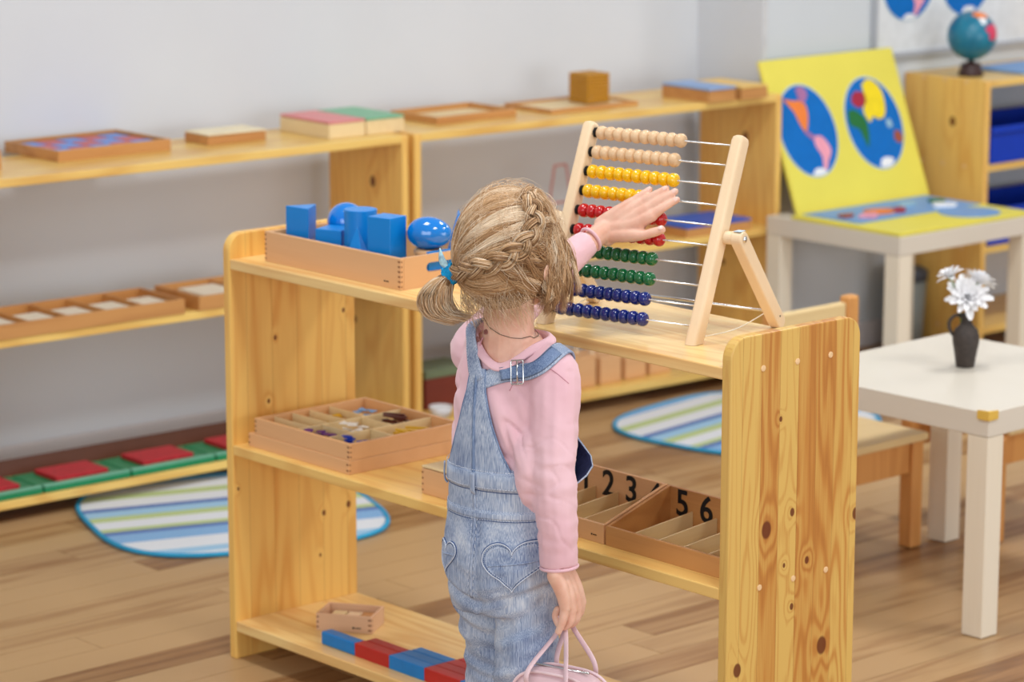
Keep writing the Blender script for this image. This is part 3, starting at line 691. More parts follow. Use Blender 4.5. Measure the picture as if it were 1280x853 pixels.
# small grey thing on the floor by the far wall
o = thing('waste_bin', 'small grey bin with a dark rim on the floor by the far wall', 'bin', (-2.41, 3.22, 0))
bm = bmesh.new(); lathe(bm, [(.05, 0), (.06, .20), (.057, .20), (.047, .004)], 24); obj('bucket', bm, plain('bin_grey', rgb(140, 150, 150), .5), o, True)
bm = bmesh.new(); lathe(bm, [(.063, .2005), (.063, .225), (.05, .235), (.02, .24)], 24); obj('lid', bm, plain('bin_dark', rgb(70, 78, 92), .5), o, True)

# ------------------------------------------------------------------ table A, vase, chairs, rugs
T1 = lack('low pale birch table at the right with the vase of white flowers', (-.985, 1.160, 0), .55, .56, math.radians(1.5))
bm = bmesh.new(); prism(bm, [(.523, -.004), (.554, -.004), (.554, .027), (.549, .001)], .444, .4645, 'Z'); 
obj('corner_guard', bm, plain('amber_guard', rgb(226, 186, 84), .3), T1, bevel=.002)
va = thing('jug_vase', 'small dark brown clay jug with one handle on the white table', 'vase', (-.745, 1.474, .4605), math.radians(45)); va.scale = (1.18, 1.18, 1.0)
prof = [(.0155, 0), (.0165, .003), (.020, .030), (.0235, .052), (.0240, .064), (.0205, .078), (.0125, .088), (.0092, .096), (.0088, .103), (.0120, .112), (.0108, .112), (.0072, .103), (.0075, .094), (.010, .086)]
CL = NB('dark_clay'); cn = CL.n('ShaderNodeTexNoise'); cn.inputs['Scale'].default_value = 90; cc = CL.n('ShaderNodeTexCoord'); CL.l(cc.outputs['Object'], cn.inputs['Vector'])
CL.l(CL.ramp(cn.outputs[0], [(.3, rgb(48, 40, 36)), (.7, rgb(66, 56, 50))]), CL.b.inputs['Base Color']); CL.b.inputs['Roughness'].default_value = .6; CL.bump(cn.outputs[0], .3, .0008)
bm = bmesh.new(); lathe(bm, prof, 32); obj('body', bm, CL.m, va, True)
hx = Vector((-.667, -.745, 0)); hx = Matrix.Rotation(-math.radians(45), 3, 'Z') @ hx
bm = bmesh.new(); tube(bm, catmull([hx*.009+Vector((0, 0, .106)), hx*.019+Vector((0, 0, .109)), hx*.029+Vector((0, 0, .098)), hx*.030+Vector((0, 0, .082)), hx*.0225+Vector((0, 0, .066))], 16), .0032, 10); obj('handle', bm, CL.m, va, True)
PT = plain('petal_white', rgb(246, 246, 248), .6, .3, .02); STM = plain('stem_green', rgb(82, 128, 50), .5)
def petal_mesh(L, Wd):
    bm = bmesh.new(); rows = []
    for i in range(6):
        u = i/5; wv = Wd*math.sin(PI*(.12+.80*u))**.8; z = .25*L*math.sin(u*1.8)
        rows.append([bm.verts.new((L*u, s*wv, z+abs(s)*wv*.35)) for s in (-1, 0, 1)])
    for A, B in zip(rows, rows[1:]):
        for i in range(2): bm.faces.new((A[i], A[i+1], B[i+1], B[i]))
    me = bpy.data.meshes.new('petal'); bm.to_mesh(me); bm.free(); me.materials.append(PT); me.polygons.foreach_set('use_smooth', [True]*len(me.polygons)); return me
pme = petal_mesh(.040, .0078)
rcam = Vector((.667, .745, 0)); dcam = Vector((-.73, .65, -.2))
tops = [((0.001, 0, .146), (.55, -.55, .62), 1.28, 'large white chrysanthemum at the front of the bunch', 46),
        ((.0, 0, .163), (.1, .35, .8), 1.15, 'white chrysanthemum at the right behind the large one', 38),
        ((.0, 0, .176), (-.30, -.35, .85), .85, 'small white chrysanthemum standing off to the left', 30)]
hp = [Vector((0, 0, .142)), rcam*.020+Vector((-.01, .012, .170)), rcam*-.034+Vector((0, 0, .188))]
for q, (pp, nn, s, lb, npet) in enumerate(tops):
    f = thing('flower', lb, 'flower', Vector(va.location)+hp[q], 0)
    st = catmull([-hp[q]+Vector((0, 0, .03)), -hp[q]*.45+Vector((0, 0, .03)), Vector((0, 0, 0))], 10)
    bm = bmesh.new(); tube(bm, st, .0014, 6); obj('stem', bm, STM, f, True)
    bm = bmesh.new(); lathe(bm, [(.002, -.006), (.007, -.002), (.008, .002), (.003, .004)], 12); c = obj('calyx', bm, STM, f, True)
    qn = Vector(nn).to_track_quat('Z', 'Y'); c.rotation_euler = qn.to_euler()
    for i in range(npet):
        o = bpy.data.objects.new('petal', pme); COL.objects.link(o); o.parent = f
        layer = i/npet; el = math.radians(-12+82*layer**.9); az = i*2.39996
        rr = qn.to_matrix() @ Matrix.Rotation(az, 3, 'Z') @ Matrix.Rotation(-el, 3, 'Y')
        k = s*(1.0-.45*layer)*random.uniform(.9, 1.08)
        o.matrix_basis = Matrix.Translation((0, 0, .001)) @ rr.to_4x4() @ Matrix.Diagonal((k, k, k, 1))
def chair(label, loc, rz, back=True, seatw=.285, H=.26, seatd=.285):
    """seat faces +y local; origin centre on the floor"""
    c = thing('child_chair' if back else 'child_stool', label, 'chair' if back else 'stool', loc, rz); h = seatw/2
    g = seatd/2
    box('seat', M['chair_seat'], c, -h-.004, h+.004, -g, g+.006, H-.018, H, .004)
    for x in (-h, h-.036):
        box('leg', M['chair_wood'], c, x, x+.036, g-.040, g-.004, .001, H-.0185, .004)
        box('leg', M['chair_wood'], c, x, x+.036, -g-.03, -g-.0005, .001, .535 if back else H-.02, .006)
        box('side_rail', M['chair_wood'], c, (x+.006), (x+.028), -g, g-.0405, H-.085, H-.0185, .003)
    fr = box('front_rail', M['chair_wood'], c, -h+.0365, h-.0365, g-.032, g-.012, H-.09, H-.0185, .003)
    for z in (H-.038, H-.066):
        bm = bmesh.new(); bx(bm, h-.062, h-.054, g-.0125, g-.0105, z-.004, z+.004); obj('bolt', bm, M['rubber'], fr)
    if back: box('back_rail', M['chair_seat'], c, -h+.0365, h-.0365, -g-.026, -g-.006, .468, .522, .005); box('back_rail', M['chair_seat'], c, -h+.0365, h-.0365, -g-.026, -g-.006, .34, .385, .005)
    return c
chair('small orange pine chair tucked under the near table from the left', (-1.062, 1.47, 0), -PI/2, seatd=.20)
chair('small orange pine stool under the right side of the near table', (-1.005, 1.915, 0), 0, back=False)
def rug(label, loc, rz, a, b, ex, stripes, across='x'):
    e = thing('striped_rug', label, 'rug', loc, rz)
    N = 120
    def q(k, s):
        t = 2*PI*k/N; c, d = math.cos(t), math.sin(t)
        return (s*a*math.copysign(abs(c)**(2/ex), c), s*b*math.copysign(abs(d)**(2/ex), d))
    nb = NB('rug_'+str(len(bpy.data.materials))); co = nb.n('ShaderNodeTexCoord'); sp = nb.n('ShaderNodeSeparateXYZ'); nb.l(co.outputs['Object'], sp.inputs[0])
    f = nb.math('MULTIPLY_ADD', sp.outputs[0], 1/(2*a), .5)
    rp = nb.n('ShaderNodeValToRGB'); rp.color_ramp.interpolation = 'CONSTANT'; cr = rp.color_ramp
    while len(cr.elements) < len(stripes): cr.elements.new(.5)
    for el, (p, c) in zip(cr.elements, stripes): el.position = p; el.color = c
    nb.l(f, rp.inputs[0]); nz = nb.n('ShaderNodeTexNoise'); nz.inputs['Scale'].default_value = 260; nb.l(co.outputs['Object'], nz.inputs['Vector'])
    nb.l(nb.mix(nb.math('MULTIPLY', nz.outputs[0], .14), rp.outputs[0], rgb(120, 130, 150)), nb.b.inputs['Base Color']); nb.b.inputs['Roughness'].default_value = .95
    nb.b.inputs['Sheen Weight'].default_value = .3; nb.bump(nz.outputs[0], .8, .004)
    bm = bmesh.new(); prism(bm, [q(k, .965) for k in range(N)], .0006, .009, 'Z'); obj('pile', bm, nb.m, e, bevel=.003)
    bm = bmesh.new(); tube(bm, [(*q(k, .98), .0062) for k in range(N)], .0055, 8, closed=True, flat=1.0); obj('binding', bm, plain('rug_binding', rgb(60, 160, 205), .9, .2), e, True)
W_, B_, G_, D_, L_ = rgb(232, 236, 242), rgb(118, 176, 228), rgb(186, 206, 120), rgb(24, 92, 178), rgb(150, 202, 236)
ST = [(0, B_), (.06, W_), (.16, G_), (.22, W_), (.32, D_), (.36, L_), (.43, G_), (.49, W_), (.58, G_), (.62, D_), (.66, B_), (.76, W_), (.88, L_), (.94, W_)]
rug('oval striped rug on the floor left of the shelving unit', (-2.19, .64, 0), math.radians(-20), .345, .335, 3.2, ST)
rug('oval striped rug on the floor behind the right end of the shelving unit', (-2.03, 2.17, 0), math.radians(8), .30, .33, 3.0, ST)

# ================================================================== the girl (local: x right, y forward, z up)
GIRL = thing('girl', 'fair-haired girl in pink shirt and denim overalls reaching up to the abacus', 'person', (-.245, -.245, 0), math.atan2(.266, .963))
SKIN = NB('skin'); sc_ = SKIN.n('ShaderNodeTexCoord'); sn = SKIN.n('ShaderNodeTexNoise'); sn.inputs['Scale'].default_value = 35; sn.inputs['Detail'].default_value = 4; SKIN.l(sc_.outputs['Object'], sn.inputs['Vector'])
SKIN.l(SKIN.ramp(sn.outputs[0], [(.3, rgb(226, 172, 148)), (.7, rgb(240, 198, 176))]), SKIN.b.inputs['Base Color'])
SKIN.b.inputs['Roughness'].default_value = .48; SKIN.b.inputs['Subsurface Weight'].default_value = .12; SKIN.b.inputs['Subsurface Radius'].default_value = (.01, .004, .002); SKIN.b.inputs['Subsurface Scale'].default_value = .4
PINK = NB('pink_jersey'); pc = PINK.n('ShaderNodeTexCoord'); pn = PINK.n('ShaderNodeTexNoise'); pn.inputs['Scale'].default_value = 900; PINK.l(pc.outputs['Object'], pn.inputs['Vector'])
pn2 = PINK.n('ShaderNodeTexNoise'); pn2.inputs['Scale'].default_value = 9; PINK.l(pc.outputs['Object'], pn2.inputs['Vector'])
PINK.l(PINK.ramp(pn2.outputs[0], [(.3, rgb(232, 186, 196)), (.7, rgb(240, 200, 208))]), PINK.b.inputs['Base Color']); PINK.b.inputs['Roughness'].default_value = .9; PINK.b.inputs['Sheen Weight'].default_value = .25; PINK.b.inputs['Specular IOR Level'].default_value = .2
PINK.bump(pn.outputs[0], .25, .0006)
def denim(name, lo, mid, hi):
    k = NB(name); co = k.n('ShaderNodeTexCoord'); mp = k.n('ShaderNodeMapping'); mp.inputs['Scale'].default_value = (1100, 1100, 24); k.l(co.outputs['Object'], mp.inputs['Vector'])
    st = k.n('ShaderNodeTexNoise'); st.inputs['Scale'].default_value = 1; st.inputs['Detail'].default_value = 2; k.l(mp.outputs[0], st.inputs['Vector'])
    big = k.n('ShaderNodeTexNoise'); big.inputs['Scale'].default_value = 13; big.inputs['Detail'].default_value = 4; big.inputs['Distortion'].default_value = .4; k.l(co.outputs['Object'], big.inputs['Vector'])
    f = k.math('ADD', k.math('MULTIPLY', st.outputs[0], .5), k.math('MULTIPLY', big.outputs[0], .52))
    k.l(k.ramp(f, [(.36, lo), (.52, mid), (.70, hi)]), k.b.inputs['Base Color']); k.b.inputs['Roughness'].default_value = .85; k.b.inputs['Specular IOR Level'].default_value = .2
    k.bump(st.outputs[0], .5, .0006); return k.m
DEN = denim('denim', rgb(92, 110, 150), rgb(166, 180, 204), rgb(228, 232, 238))
DEND = denim('denim_dark', rgb(78, 98, 138), rgb(126, 146, 180), rgb(176, 190, 212))
DENI = plain('denim_inside', rgb(38, 46, 78), .85, .2, .2, 200)
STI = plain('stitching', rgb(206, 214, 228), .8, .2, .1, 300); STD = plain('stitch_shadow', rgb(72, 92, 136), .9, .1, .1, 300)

def remesh(name, bm, voxel, smooth_it=4, fac=.5):
    bmesh.ops.recalc_face_normals(bm, faces=bm.faces[:]); me = bpy.data.meshes.new('tmp'); bm.to_mesh(me); bm.free()
    o = bpy.data.objects.new('tmp', me); COL.objects.link(o)
    md = o.modifiers.new('r', 'REMESH'); md.mode = 'VOXEL'; md.voxel_size = voxel
    if smooth_it: s = o.modifiers.new('s', 'SMOOTH'); s.factor = fac; s.iterations = smooth_it
    m2 = bpy.data.meshes.new_from_object(o.evaluated_get(bpy.context.evaluated_depsgraph_get())); m2.name = name
    bpy.data.objects.remove(o); return m2
def loft(bm, secs, segs=32, e=2.0):
    """secs: (z, cx, cy, a, b)"""
    rings = []
    for z, cx, cy, a, b in secs:
        r = []
        for i in range(segs):
            t = 2*PI*i/segs; c, s = math.cos(t), math.sin(t)
            r.append(bm.verts.new((cx+a*math.copysign(abs(c)**(2/e), c), cy+b*math.copysign(abs(s)**(2/e), s), z)))
        rings.append(r)
    for A, B in zip(rings, rings[1:]):
        for i in range(segs): bm.faces.new((A[i], A[(i+1) % segs], B[(i+1) % segs], B[i]))
    bm.faces.new(rings[0][::-1]); bm.faces.new(rings[-1])
def ell(bm, c, ax, rot=None):
    r = bmesh.ops.create_uvsphere(bm, u_segments=28, v_segments=18, radius=1)
    for v in r['verts']:
        p = Vector((v.co.x*ax[0], v.co.y*ax[1], v.co.z*ax[2]))
        if rot: p = rot @ p
        v.co = p+Vector(c)
def chain(bm, pts, rad, n=None, segs=14, cap=True):
    n = n or len(pts)*5
    P = catmull(pts, n); R = np.interp(np.linspace(0, 1, n), np.linspace(0, 1, len(rad)), rad); tube(bm, P, R, segs)
    if cap: ell(bm, P[-1], (R[-1],)*3)
    ell(bm, P[0], (R[0],)*3)
def displace(me, fn):
    n = len(me.vertices); co = np.empty(n*3, 'f'); me.vertices.foreach_get('co', co); co = co.reshape(-1, 3)
    no = np.empty(n*3, 'f'); me.vertex_normals.foreach_get('vector', no); no = no.reshape(-1, 3)
    co += no*fn(co, no)[:, None]; me.vertices.foreach_set('co', co.ravel()); me.update()
def nz(co, s, off=0):
    s = np.asarray(s, float); q = co*s+off
    return np.array([mn.noise(Vector(p)) for p in q])
def bvh_of(me):
    return BVHTree.FromPolygons([v.co.copy() for v in me.vertices], [tuple(p.vertices) for p in me.polygons])

# ---- joints
LS, LE, LW = (-.085, .030, .800), (-.088, .190, .862), (-.040, .352, .951)
RS, RE, RWR = (.086, -.010, .785), (.111, -.048, .640), (.122, -.045, .487)
HC = np.array([0, 0, .972])
# ---- skin
bm = bmesh.new()
ell(bm, (0, .002, .978), (.071, .085, .085)); ell(bm, (0, .034, .930), (.053, .052, .054)); ell(bm, (0, .052, .905), (.030, .030, .026))
ell(bm, (-.030, .052, .925), (.026, .028, .026)); ell(bm, (.030, .052, .925), (.026, .028, .026)); ell(bm, (0, .070, .985), (.045, .018, .030))
chain(bm, [(0, .082, .955), (0, .091, .940), (0, .0935, .930)], [.006, .0075, .008]); ell(bm, (.007, .086, .929), (.006, .006, .005)); ell(bm, (-.007, .086, .929), (.006, .006, .005))
for sx in (-1, 1):
    ell(bm, (sx*.069, -.004, .952), (.007, .015, .022), Matrix.Rotation(sx*.25, 3, 'Z')); ell(bm, (sx*.070, .002, .935), (.006, .008, .009))
chain(bm, [(.004, -.004, .945), (.008, -.014, .90), (.006, -.012, .85), (.002, -.004, .80)], [.044, .0395, .040, .048])
loft(bm, [(.50, 0, 0, .068, .050), (.62, 0, 0, .076, .056), (.74, 0, 0, .078, .054), (.79, 0, 0, .082, .050), (.825, 0, 0, .062, .044), (.84, 0, 0, .05, .04)])
chain(bm, [LS, LE, LW], [.034, .026, .0195, .0178], 16); chain(bm, [RS, RE, RWR], [.034, .028, .022, .0185], 16)
for s, f1, f2 in ((-1, .035, .040), (1, -.035, -.030)):
    chain(bm, [(s*.042, 0, .50), (s*.049, f1, .30), (s*.051, f2, .10), (s*.052, f2, .045)], [.038, .036, .034, .026]); ell(bm, (s*.053, f2+.03, .030), (.027, .062, .024))
# left hand on the beads
lw = Vector((-.047, .338, .944)); fs = [
    ((-.003, .379, .996), (.023, .392, 1.019), .0064), ((.014, .379, .996), (.053, .394, 1.0225), .0068),
    ((.029, .375, .989), (.071, .393, 1.0195), .0069), ((.041, .369, .979), (.078, .387, 1.007), .0066)]
lat = Vector((.0, -.38, .92)).normalized()
back = Vector((.02, -.92, .38)).normalized()       # away from the beads
wr = Vector(LW)
for k, (b, t, r) in enumerate(fs):
    b = Vector(b); t = Vector(t); w0 = wr+Vector((-.008+.004*k, .004, .009-.008*k))
    chain(bm, [w0, w0.lerp(b, .5)+back*.002, b], [.0130, .0115, .0098], 12)
    mid = b.lerp(t, .5)+back*.0025
    chain(bm, [b, mid, t], [r*1.28, r*1.02, r*.86], 14)
chain(bm, [wr+Vector((.006, .0, -.008)), (.008, .356, .946), (.030, .357, .948), (.047, .362, .953), (.062, .365, .9585)], [.0135, .0125, .0098, .0078, .0082, .0070], 22)
chain(bm, [wr+Vector((.005, .004, .0)), (.02, .366, .966)], [.0155, .0125], 8)
# right hand closed on the bag handles
rk = [((.139, -.010, .428), .0074), ((.1425, -.0265, .4225), .0076), ((.143, -.0425, .4235), .0073), ((.140, -.0575, .431), .0066)]
rw = Vector(RWR)
for k, (b, r) in enumerate(rk):
    b = Vector(b); w0 = rw+Vector((.004, .012-.010*k, -.006))
    chain(bm, [w0, w0.lerp(b, .5)+Vector((.003, 0, 0)), b], [.0145, .0120, .0092], 10)
    if k < 3: chain(bm, [b, b+Vector((-.003, -.001, -.020)), b+Vector((-.018, -.002, -.029)), b+Vector((-.029, -.001, -.015)), b+Vector((-.0265, 0, -.004))], [r*1.2, r, r*.98, r*.92, r*.85], 20)
    else: chain(bm, [b, b+Vector((-.003, -.003, -.022)), b+Vector((-.010, -.004, -.040))], [r*1.25, r*1.05, r*.88], 14)
chain(bm, [rw+Vector((-.002, .012, -.012)), (.122, -.006, .448), (.114, .006, .430), (.108, -.002, .414), (.110, -.016, .408)], [.0125, .0115, .0092, .0082, .0070], 20)
bme = remesh('body', bm, .0022, 3, .5)
objm('body', bme, SKIN.m, GIRL, True)
# face
EW = plain('eye_white', rgb(240, 238, 236), .2); EI = plain('iris', rgb(90, 120, 150), .2); EP = plain('pupil', rgb(15, 12, 12), .2); LP = plain('lips', rgb(206, 118, 114), .4); BR = plain('brow', rgb(168, 132, 92), .8)
for sx in (-1, 1):
    bm = bmesh.new(); ell(bm, (sx*.0265, .0705, .956), (.0105, .0105, .0085)); e = obj('eye', bm, EW, GIRL, True)
    bm = bmesh.new(); ell(bm, (sx*.0265, .0782, .956), (.0048, .0036, .0048)); obj('iris', bm, EI, e, True)
    bm = bmesh.new(); ell(bm, (sx*.0265, .0805, .956), (.0022, .0020, .0022)); obj('pupil', bm, EP, e, True)
    bm = bmesh.new(); tube(bm, catmull([(sx*.013, .083, .972), (sx*.027, .082, .975), (sx*.040, .072, .970)], 10), .0016, 8); obj('eyebrow', bm, BR, GIRL, True)
bm = bmesh.new(); tube(bm, catmull([(-.016, .076, .909), (-.006, .0845, .9115), (0, .085, .9105), (.006, .0845, .9115), (.016, .076, .909)], 14), [.0010]+[.0026]*12+[.0010], 8)
tube(bm, catmull([(-.013, .078, .907), (0, .084, .9055), (.013, .078, .907)], 12), [.001]+[.0028]*10+[.001], 8); obj('lips', bm, LP, GIRL, True)
NL = plain('nail', rgb(246, 208, 196), .3)
for b, t, r in fs:
    b = Vector(b); t = Vector(t); bm = bmesh.new(); ell(bm, (0, 0, 0), (.0036, .0048, .0012)); o = obj('fingernail', bm, NL, GIRL, True)
    dd = (t-b).normalized(); q = back.to_track_quat('Z', 'Y'); 
    z = back; y = (dd-z*dd.dot(z)).normalized(); x = y.cross(z); mt = Matrix((x, y, z)).transposed().to_4x4(); mt.translation = t+back*(r*.86-.0006)-y*.001; o.matrix_basis = mt
bm = bmesh.new(); ell(bm, (0, 0, 0), (.0042, .0052, .0014)); o = obj('fingernail', bm, NL, GIRL, True)
z = (back+Vector((.1, 0, .5))).normalized(); y = Vector((.9, .15, .3)); y = (y-z*y.dot(z)).normalized(); x = y.cross(z); mt = Matrix((x, y, z)).transposed().to_4x4(); mt.translation = Vector((.062, .365, .9585))+z*.0066; o.matrix_basis = mt

# ---- shirt
TS = [(.56, 0, 0, .094, .083), (.62, 0, 0, .092, .079), (.68, 0, .001, .092, .077), (.735, 0, .002, .091, .073), (.775, 0, .003, .089, .066),
      (.802, .001, .003, .080, .058), (.824, .002, .001, .070, .054), (.838, .004, -.001, .063, .051), (.850, .006, -.002, .052, .043)]
def torso(bm): loft(bm, TS, 40, 2.25)
bm = bmesh.new(); torso(bm); tme = remesh('t', bm, .004, 6); TB = bvh_of(tme)
bm = bmesh.new(); torso(bm)
chain(bm, [(-.046, .014, .794), LS, (-.088, .110, .828), LE, (-.069, .262, .902), (-.052, .318, .934)], [.043, .041, .040, .036, .0295, .0228], 26, cap=False)
chain(bm, [(.050, -.004, .788), RS, (.101, -.030, .715), RE, (.118, -.050, .565), (.121, -.046, .494)], [.044, .043, .0385, .0355, .033, .0305], 26, cap=False)
ell(bm, (-.045, .004, .822), (.034, .040, .030)); ell(bm, (.074, -.030, .640), (.036, .054, .078))
sme = remesh('shirt', bm, .0034, 5)
def armdist(co):
    a = np.array(RS); b = np.array(RE); c = np.array(RWR); best = None
    for p, q in ((a, b), (b, c)):
        t = np.clip(((co-p)@(q-p))/((q-p)@(q-p)), 0, 1); d = np.linalg.norm(co-(p+t[:, None]*(q-p)), axis=1); best = d if best is None else np.minimum(best, d)
    return best
def shirt_fn(co, no):
    arm = np.clip((.055-armdist(co))/.012, 0, 1)*(co[:, 2] < .80)
    cuff = np.clip((co[:, 2]-.500)/.03, .12, 1); d = nz(co+no*.01, (16, 16, 58), 3.1)*.0028*arm*cuff*np.clip((.78-co[:, 2])/.1, 0, 1)           # cross folds down the sleeve
    fold = nz(np.stack([co[:, 0]*1.0+co[:, 2]*.6, co[:, 1], co[:, 2]*.25], 1), (46, 26, 26), 8.0)
    d += (1-arm)*fold*.0078*np.clip((.80-co[:, 2])/.08, 0, 1)
    d += arm*nz(co, (55, 55, 9), 6.6)*.0026*cuff
    q = np.stack([co[:, 0]*1, co[:, 1], co[:, 2]+.5*co[:, 1]], 1); n1 = nz(q, (14, 20, 30), 9.2); d -= arm*cuff*np.exp(-(n1/.05)**2)*.0016*np.clip((.74-co[:, 2])/.06, 0, 1)
    ac = .83*co[:, 0]+.55*co[:, 2]; al = .55*co[:, 0]-.83*co[:, 2]; n2 = nz(np.stack([ac, co[:, 1], al], 1), (30, 9, 7), 4.2)
    d -= (1-arm)*np.exp(-(n2/.07)**2)*.0048*np.clip((.79-co[:, 2])/.05, 0, 1)
    d += nz(co, (70, 70, 70), 1.7)*.0006
    return d
displace(sme, shirt_fn); SHIRT = objm('shirt', sme, PINK.m, GIRL, True); SB = bvh_of(sme)
# cuffs, neckline, seams, buttons
def ringtube(name, c, axis, ra, rb, tr, m, parent, n=48, wob=0, flat=1.0):
    ax = Vector(axis).normalized(); q = ax.to_track_quat('Z', 'Y'); P = []
    for i in range(n):
        t = 2*PI*i/n; P.append(np.array(Vector(c)+q @ Vector((ra*math.cos(t), rb*math.sin(t), wob*math.cos(2*t)))))
    bm = bmesh.new(); tube(bm, P, [(tr, tr*flat)]*n, 8, closed=True); return obj(name, bm, m, parent, True)
ringtube('cuff', (.1213, -.0459, .491), (Vector(RWR)-Vector(RE)), .0285, .0285, .0028, PINK.m, SHIRT); ringtube('cuff', (-.0495, .3245, .938), (Vector(LW)-Vector((-.069, .262, .902))), .0205, .0205, .0028, PINK.m, SHIRT)
NCX, NCY, NA, NBb = .008, -.003, .0600, .0535
rim_ = []
for i in range(72):
    t_ = 2*PI*i/72; x_, y_ = NCX+NA*math.cos(t_), NCY+NBb*math.sin(t_)
    q_, n_0, i_, d_ = SB.ray_cast(Vector((x_, y_, .95)), Vector((0, 0, -1))); rim_.append(q_ if q_ is not None else Vector((x_, y_, .845)))
rz_ = np.array([p.z for p in rim_]); rz_ = sum(np.roll(rz_, k) for k in range(-5, 6))/11
rim_ = [Vector((p.x, p.y, z)) for p, z in zip(rim_, rz_)]
hb_ = bmesh.new(); hb_.from_mesh(SHIRT.data)
kill = [v for v in hb_.verts if ((v.co.x-NCX)/NA)**2+((v.co.y-NCY)/NBb)**2 < .99 and v.co.z > .80]
bmesh.ops.delete(hb_, geom=kill, context='VERTS'); hb_.to_mesh(SHIRT.data); hb_.free()
nb_ = bmesh.new(); rows = []
for p in rim_:
    o_ = Vector(((p.x-NCX)/NA, (p.y-NCY)/NBb, 0)).normalized()
    rows.append([nb_.verts.new(p+o_*a+Vector((0, 0, b))) for a, b in ((-.0045, -.030), (-.0035, -.012), (-.003, .0018), (-.0012, .0040), (.0014, .0030), (.006, -.0012), (.0088, -.0042), (.0094, -.0075))])
for i in range(len(rows)):
    A, B = rows[i], rows[(i+1) % len(rows)]
    for j in range(len(A)-1): nb_.faces.new((A[j], B[j], B[j+1], A[j+1]))
nk = obj('neckline', nb_, PINK.m, SHIRT, True); sd = nk.modifiers.new('s', 'SOLIDIFY'); sd.thickness = .0016
def snap(p, bvh, off):
    q, n, i, d = bvh.find_nearest(Vector(p)); return q+n*off, n
def surf_line(name, pts, bvh, off, r, m, parent, n=40, closed=False):
    P = catmull(pts, n); Q = np.array([snap(p, bvh, off)[0] for p in P]); 
    Q[1:-1] = (Q[:-2]+2*Q[1:-1]+Q[2:])/4
    bm = bmesh.new(); tube(bm, Q, r, 6, closed=closed); return obj(name, bm, m, parent, True)
SEAM = plain('pink_seam', rgb(206, 148, 162), .9, .2)
surf_line('seam', [(.040, -.075, .765), (.060, -.07, .793), (.085, -.055, .808), (.112, -.045, .80), (.125, -.03, .78)], SB, .0003, .0007, SEAM, SHIRT)
surf_line('seam', [(-.022, -.066, .848), (-.030, -.07, .822), (-.036, -.07, .800)], SB, .0010, .0009, SEAM, SHIRT)
for p in ((-.016, -.055, .856), (-.030, -.058, .838)):
    q, n = snap(p, SB, .003)
    bm = bmesh.new(); lathe(bm, [(.0042, 0), (.0046, .0008), (.0040, .0018), (.0022, .0014), (.0001, .0013)], 16); o = obj('button', bm, plain('button_brown', rgb(140, 86, 80), .35), SHIRT, True)
    o.location = q; o.rotation_euler = (n+Vector((0, -.4, 0))).to_track_quat('Z', 'Y').to_euler()
surf_c = catmull([(-.034, -.044, .880), (-.010, -.058, .860), (.022, -.056, .847), (.050, -.036, .842), (.050, .01, .848), (.0, .045, .85)], 40)
bm = bmesh.new(); bb = bvh_of(bme); tube(bm, np.array([snap(p, bb, .0012)[0] for p in surf_c]), .0006, 6); obj('necklace_cord', bm, plain('cord', rgb(92, 78, 66), .6), GIRL, True)

# ---- overalls: trousers
bm = bmesh.new()
loft(bm, [(.400, 0, -.004, .094, .078), (.44, 0, -.006, .098, .092), (.48, 0, -.006, .100, .097), (.52, 0, -.004, .100, .094), (.56, 0, -.001, .098, .089), (.60, 0, 0, .097, .086), (.640, 0, 0, .0965, .0845)], 40, 2.2)
for s, f1, f2 in ((-1, .032, .036), (1, -.034, -.030)):
    chain(bm, [(s*.051, .0, .47), (s*.050, f1*.4-.004, .40), (s*.0495, f1, .30), (s*.052, f2, .16), (s*.053, f2, .070)], [.050, .052, .0495, .047, .048], 26)
jme = remesh('trousers', bm, .0036, 6)
def jean_fn(co, no):
    low = np.clip((.50-co[:, 2])/.08, 0, 1)
    q = np.stack([co[:, 0]*.8, co[:, 1]*.8, co[:, 2]-.35*np.abs(co[:, 0]-.0)], 1)
    d = low*nz(q, (15, 15, 62), 5.5)*.0060
    d += nz(co, (34, 34, 10), 2.2)*.0028*np.clip((.66-co[:, 2])/.05, 0, 1)
    crease = np.exp(-((co[:, 2]-(.418+.35*np.abs(co[:, 0])))/.007)**2)*(co[:, 1] < -.02)
    d -= crease*.0065
    d -= np.exp(-(co[:, 0]/.006)**2)*(co[:, 1] < -.03)*(co[:, 2] < .56)*.004
    d += nz(co, (90, 90, 60), 4.4)*.0007
    return d
displace(jme, jean_fn); OV = objm('overalls', jme, DEN, GIRL, True); JB = bvh_of(jme)
def hit(bvh, a, z, off, cy=0.0):
    o = Vector((math.cos(a)*.4, cy+math.sin(a)*.4, z)); d = Vector((-math.cos(a), -math.sin(a), 0)); q, n, i, dd = bvh.ray_cast(o, d)
    return (q+n*off) if q is not None else None
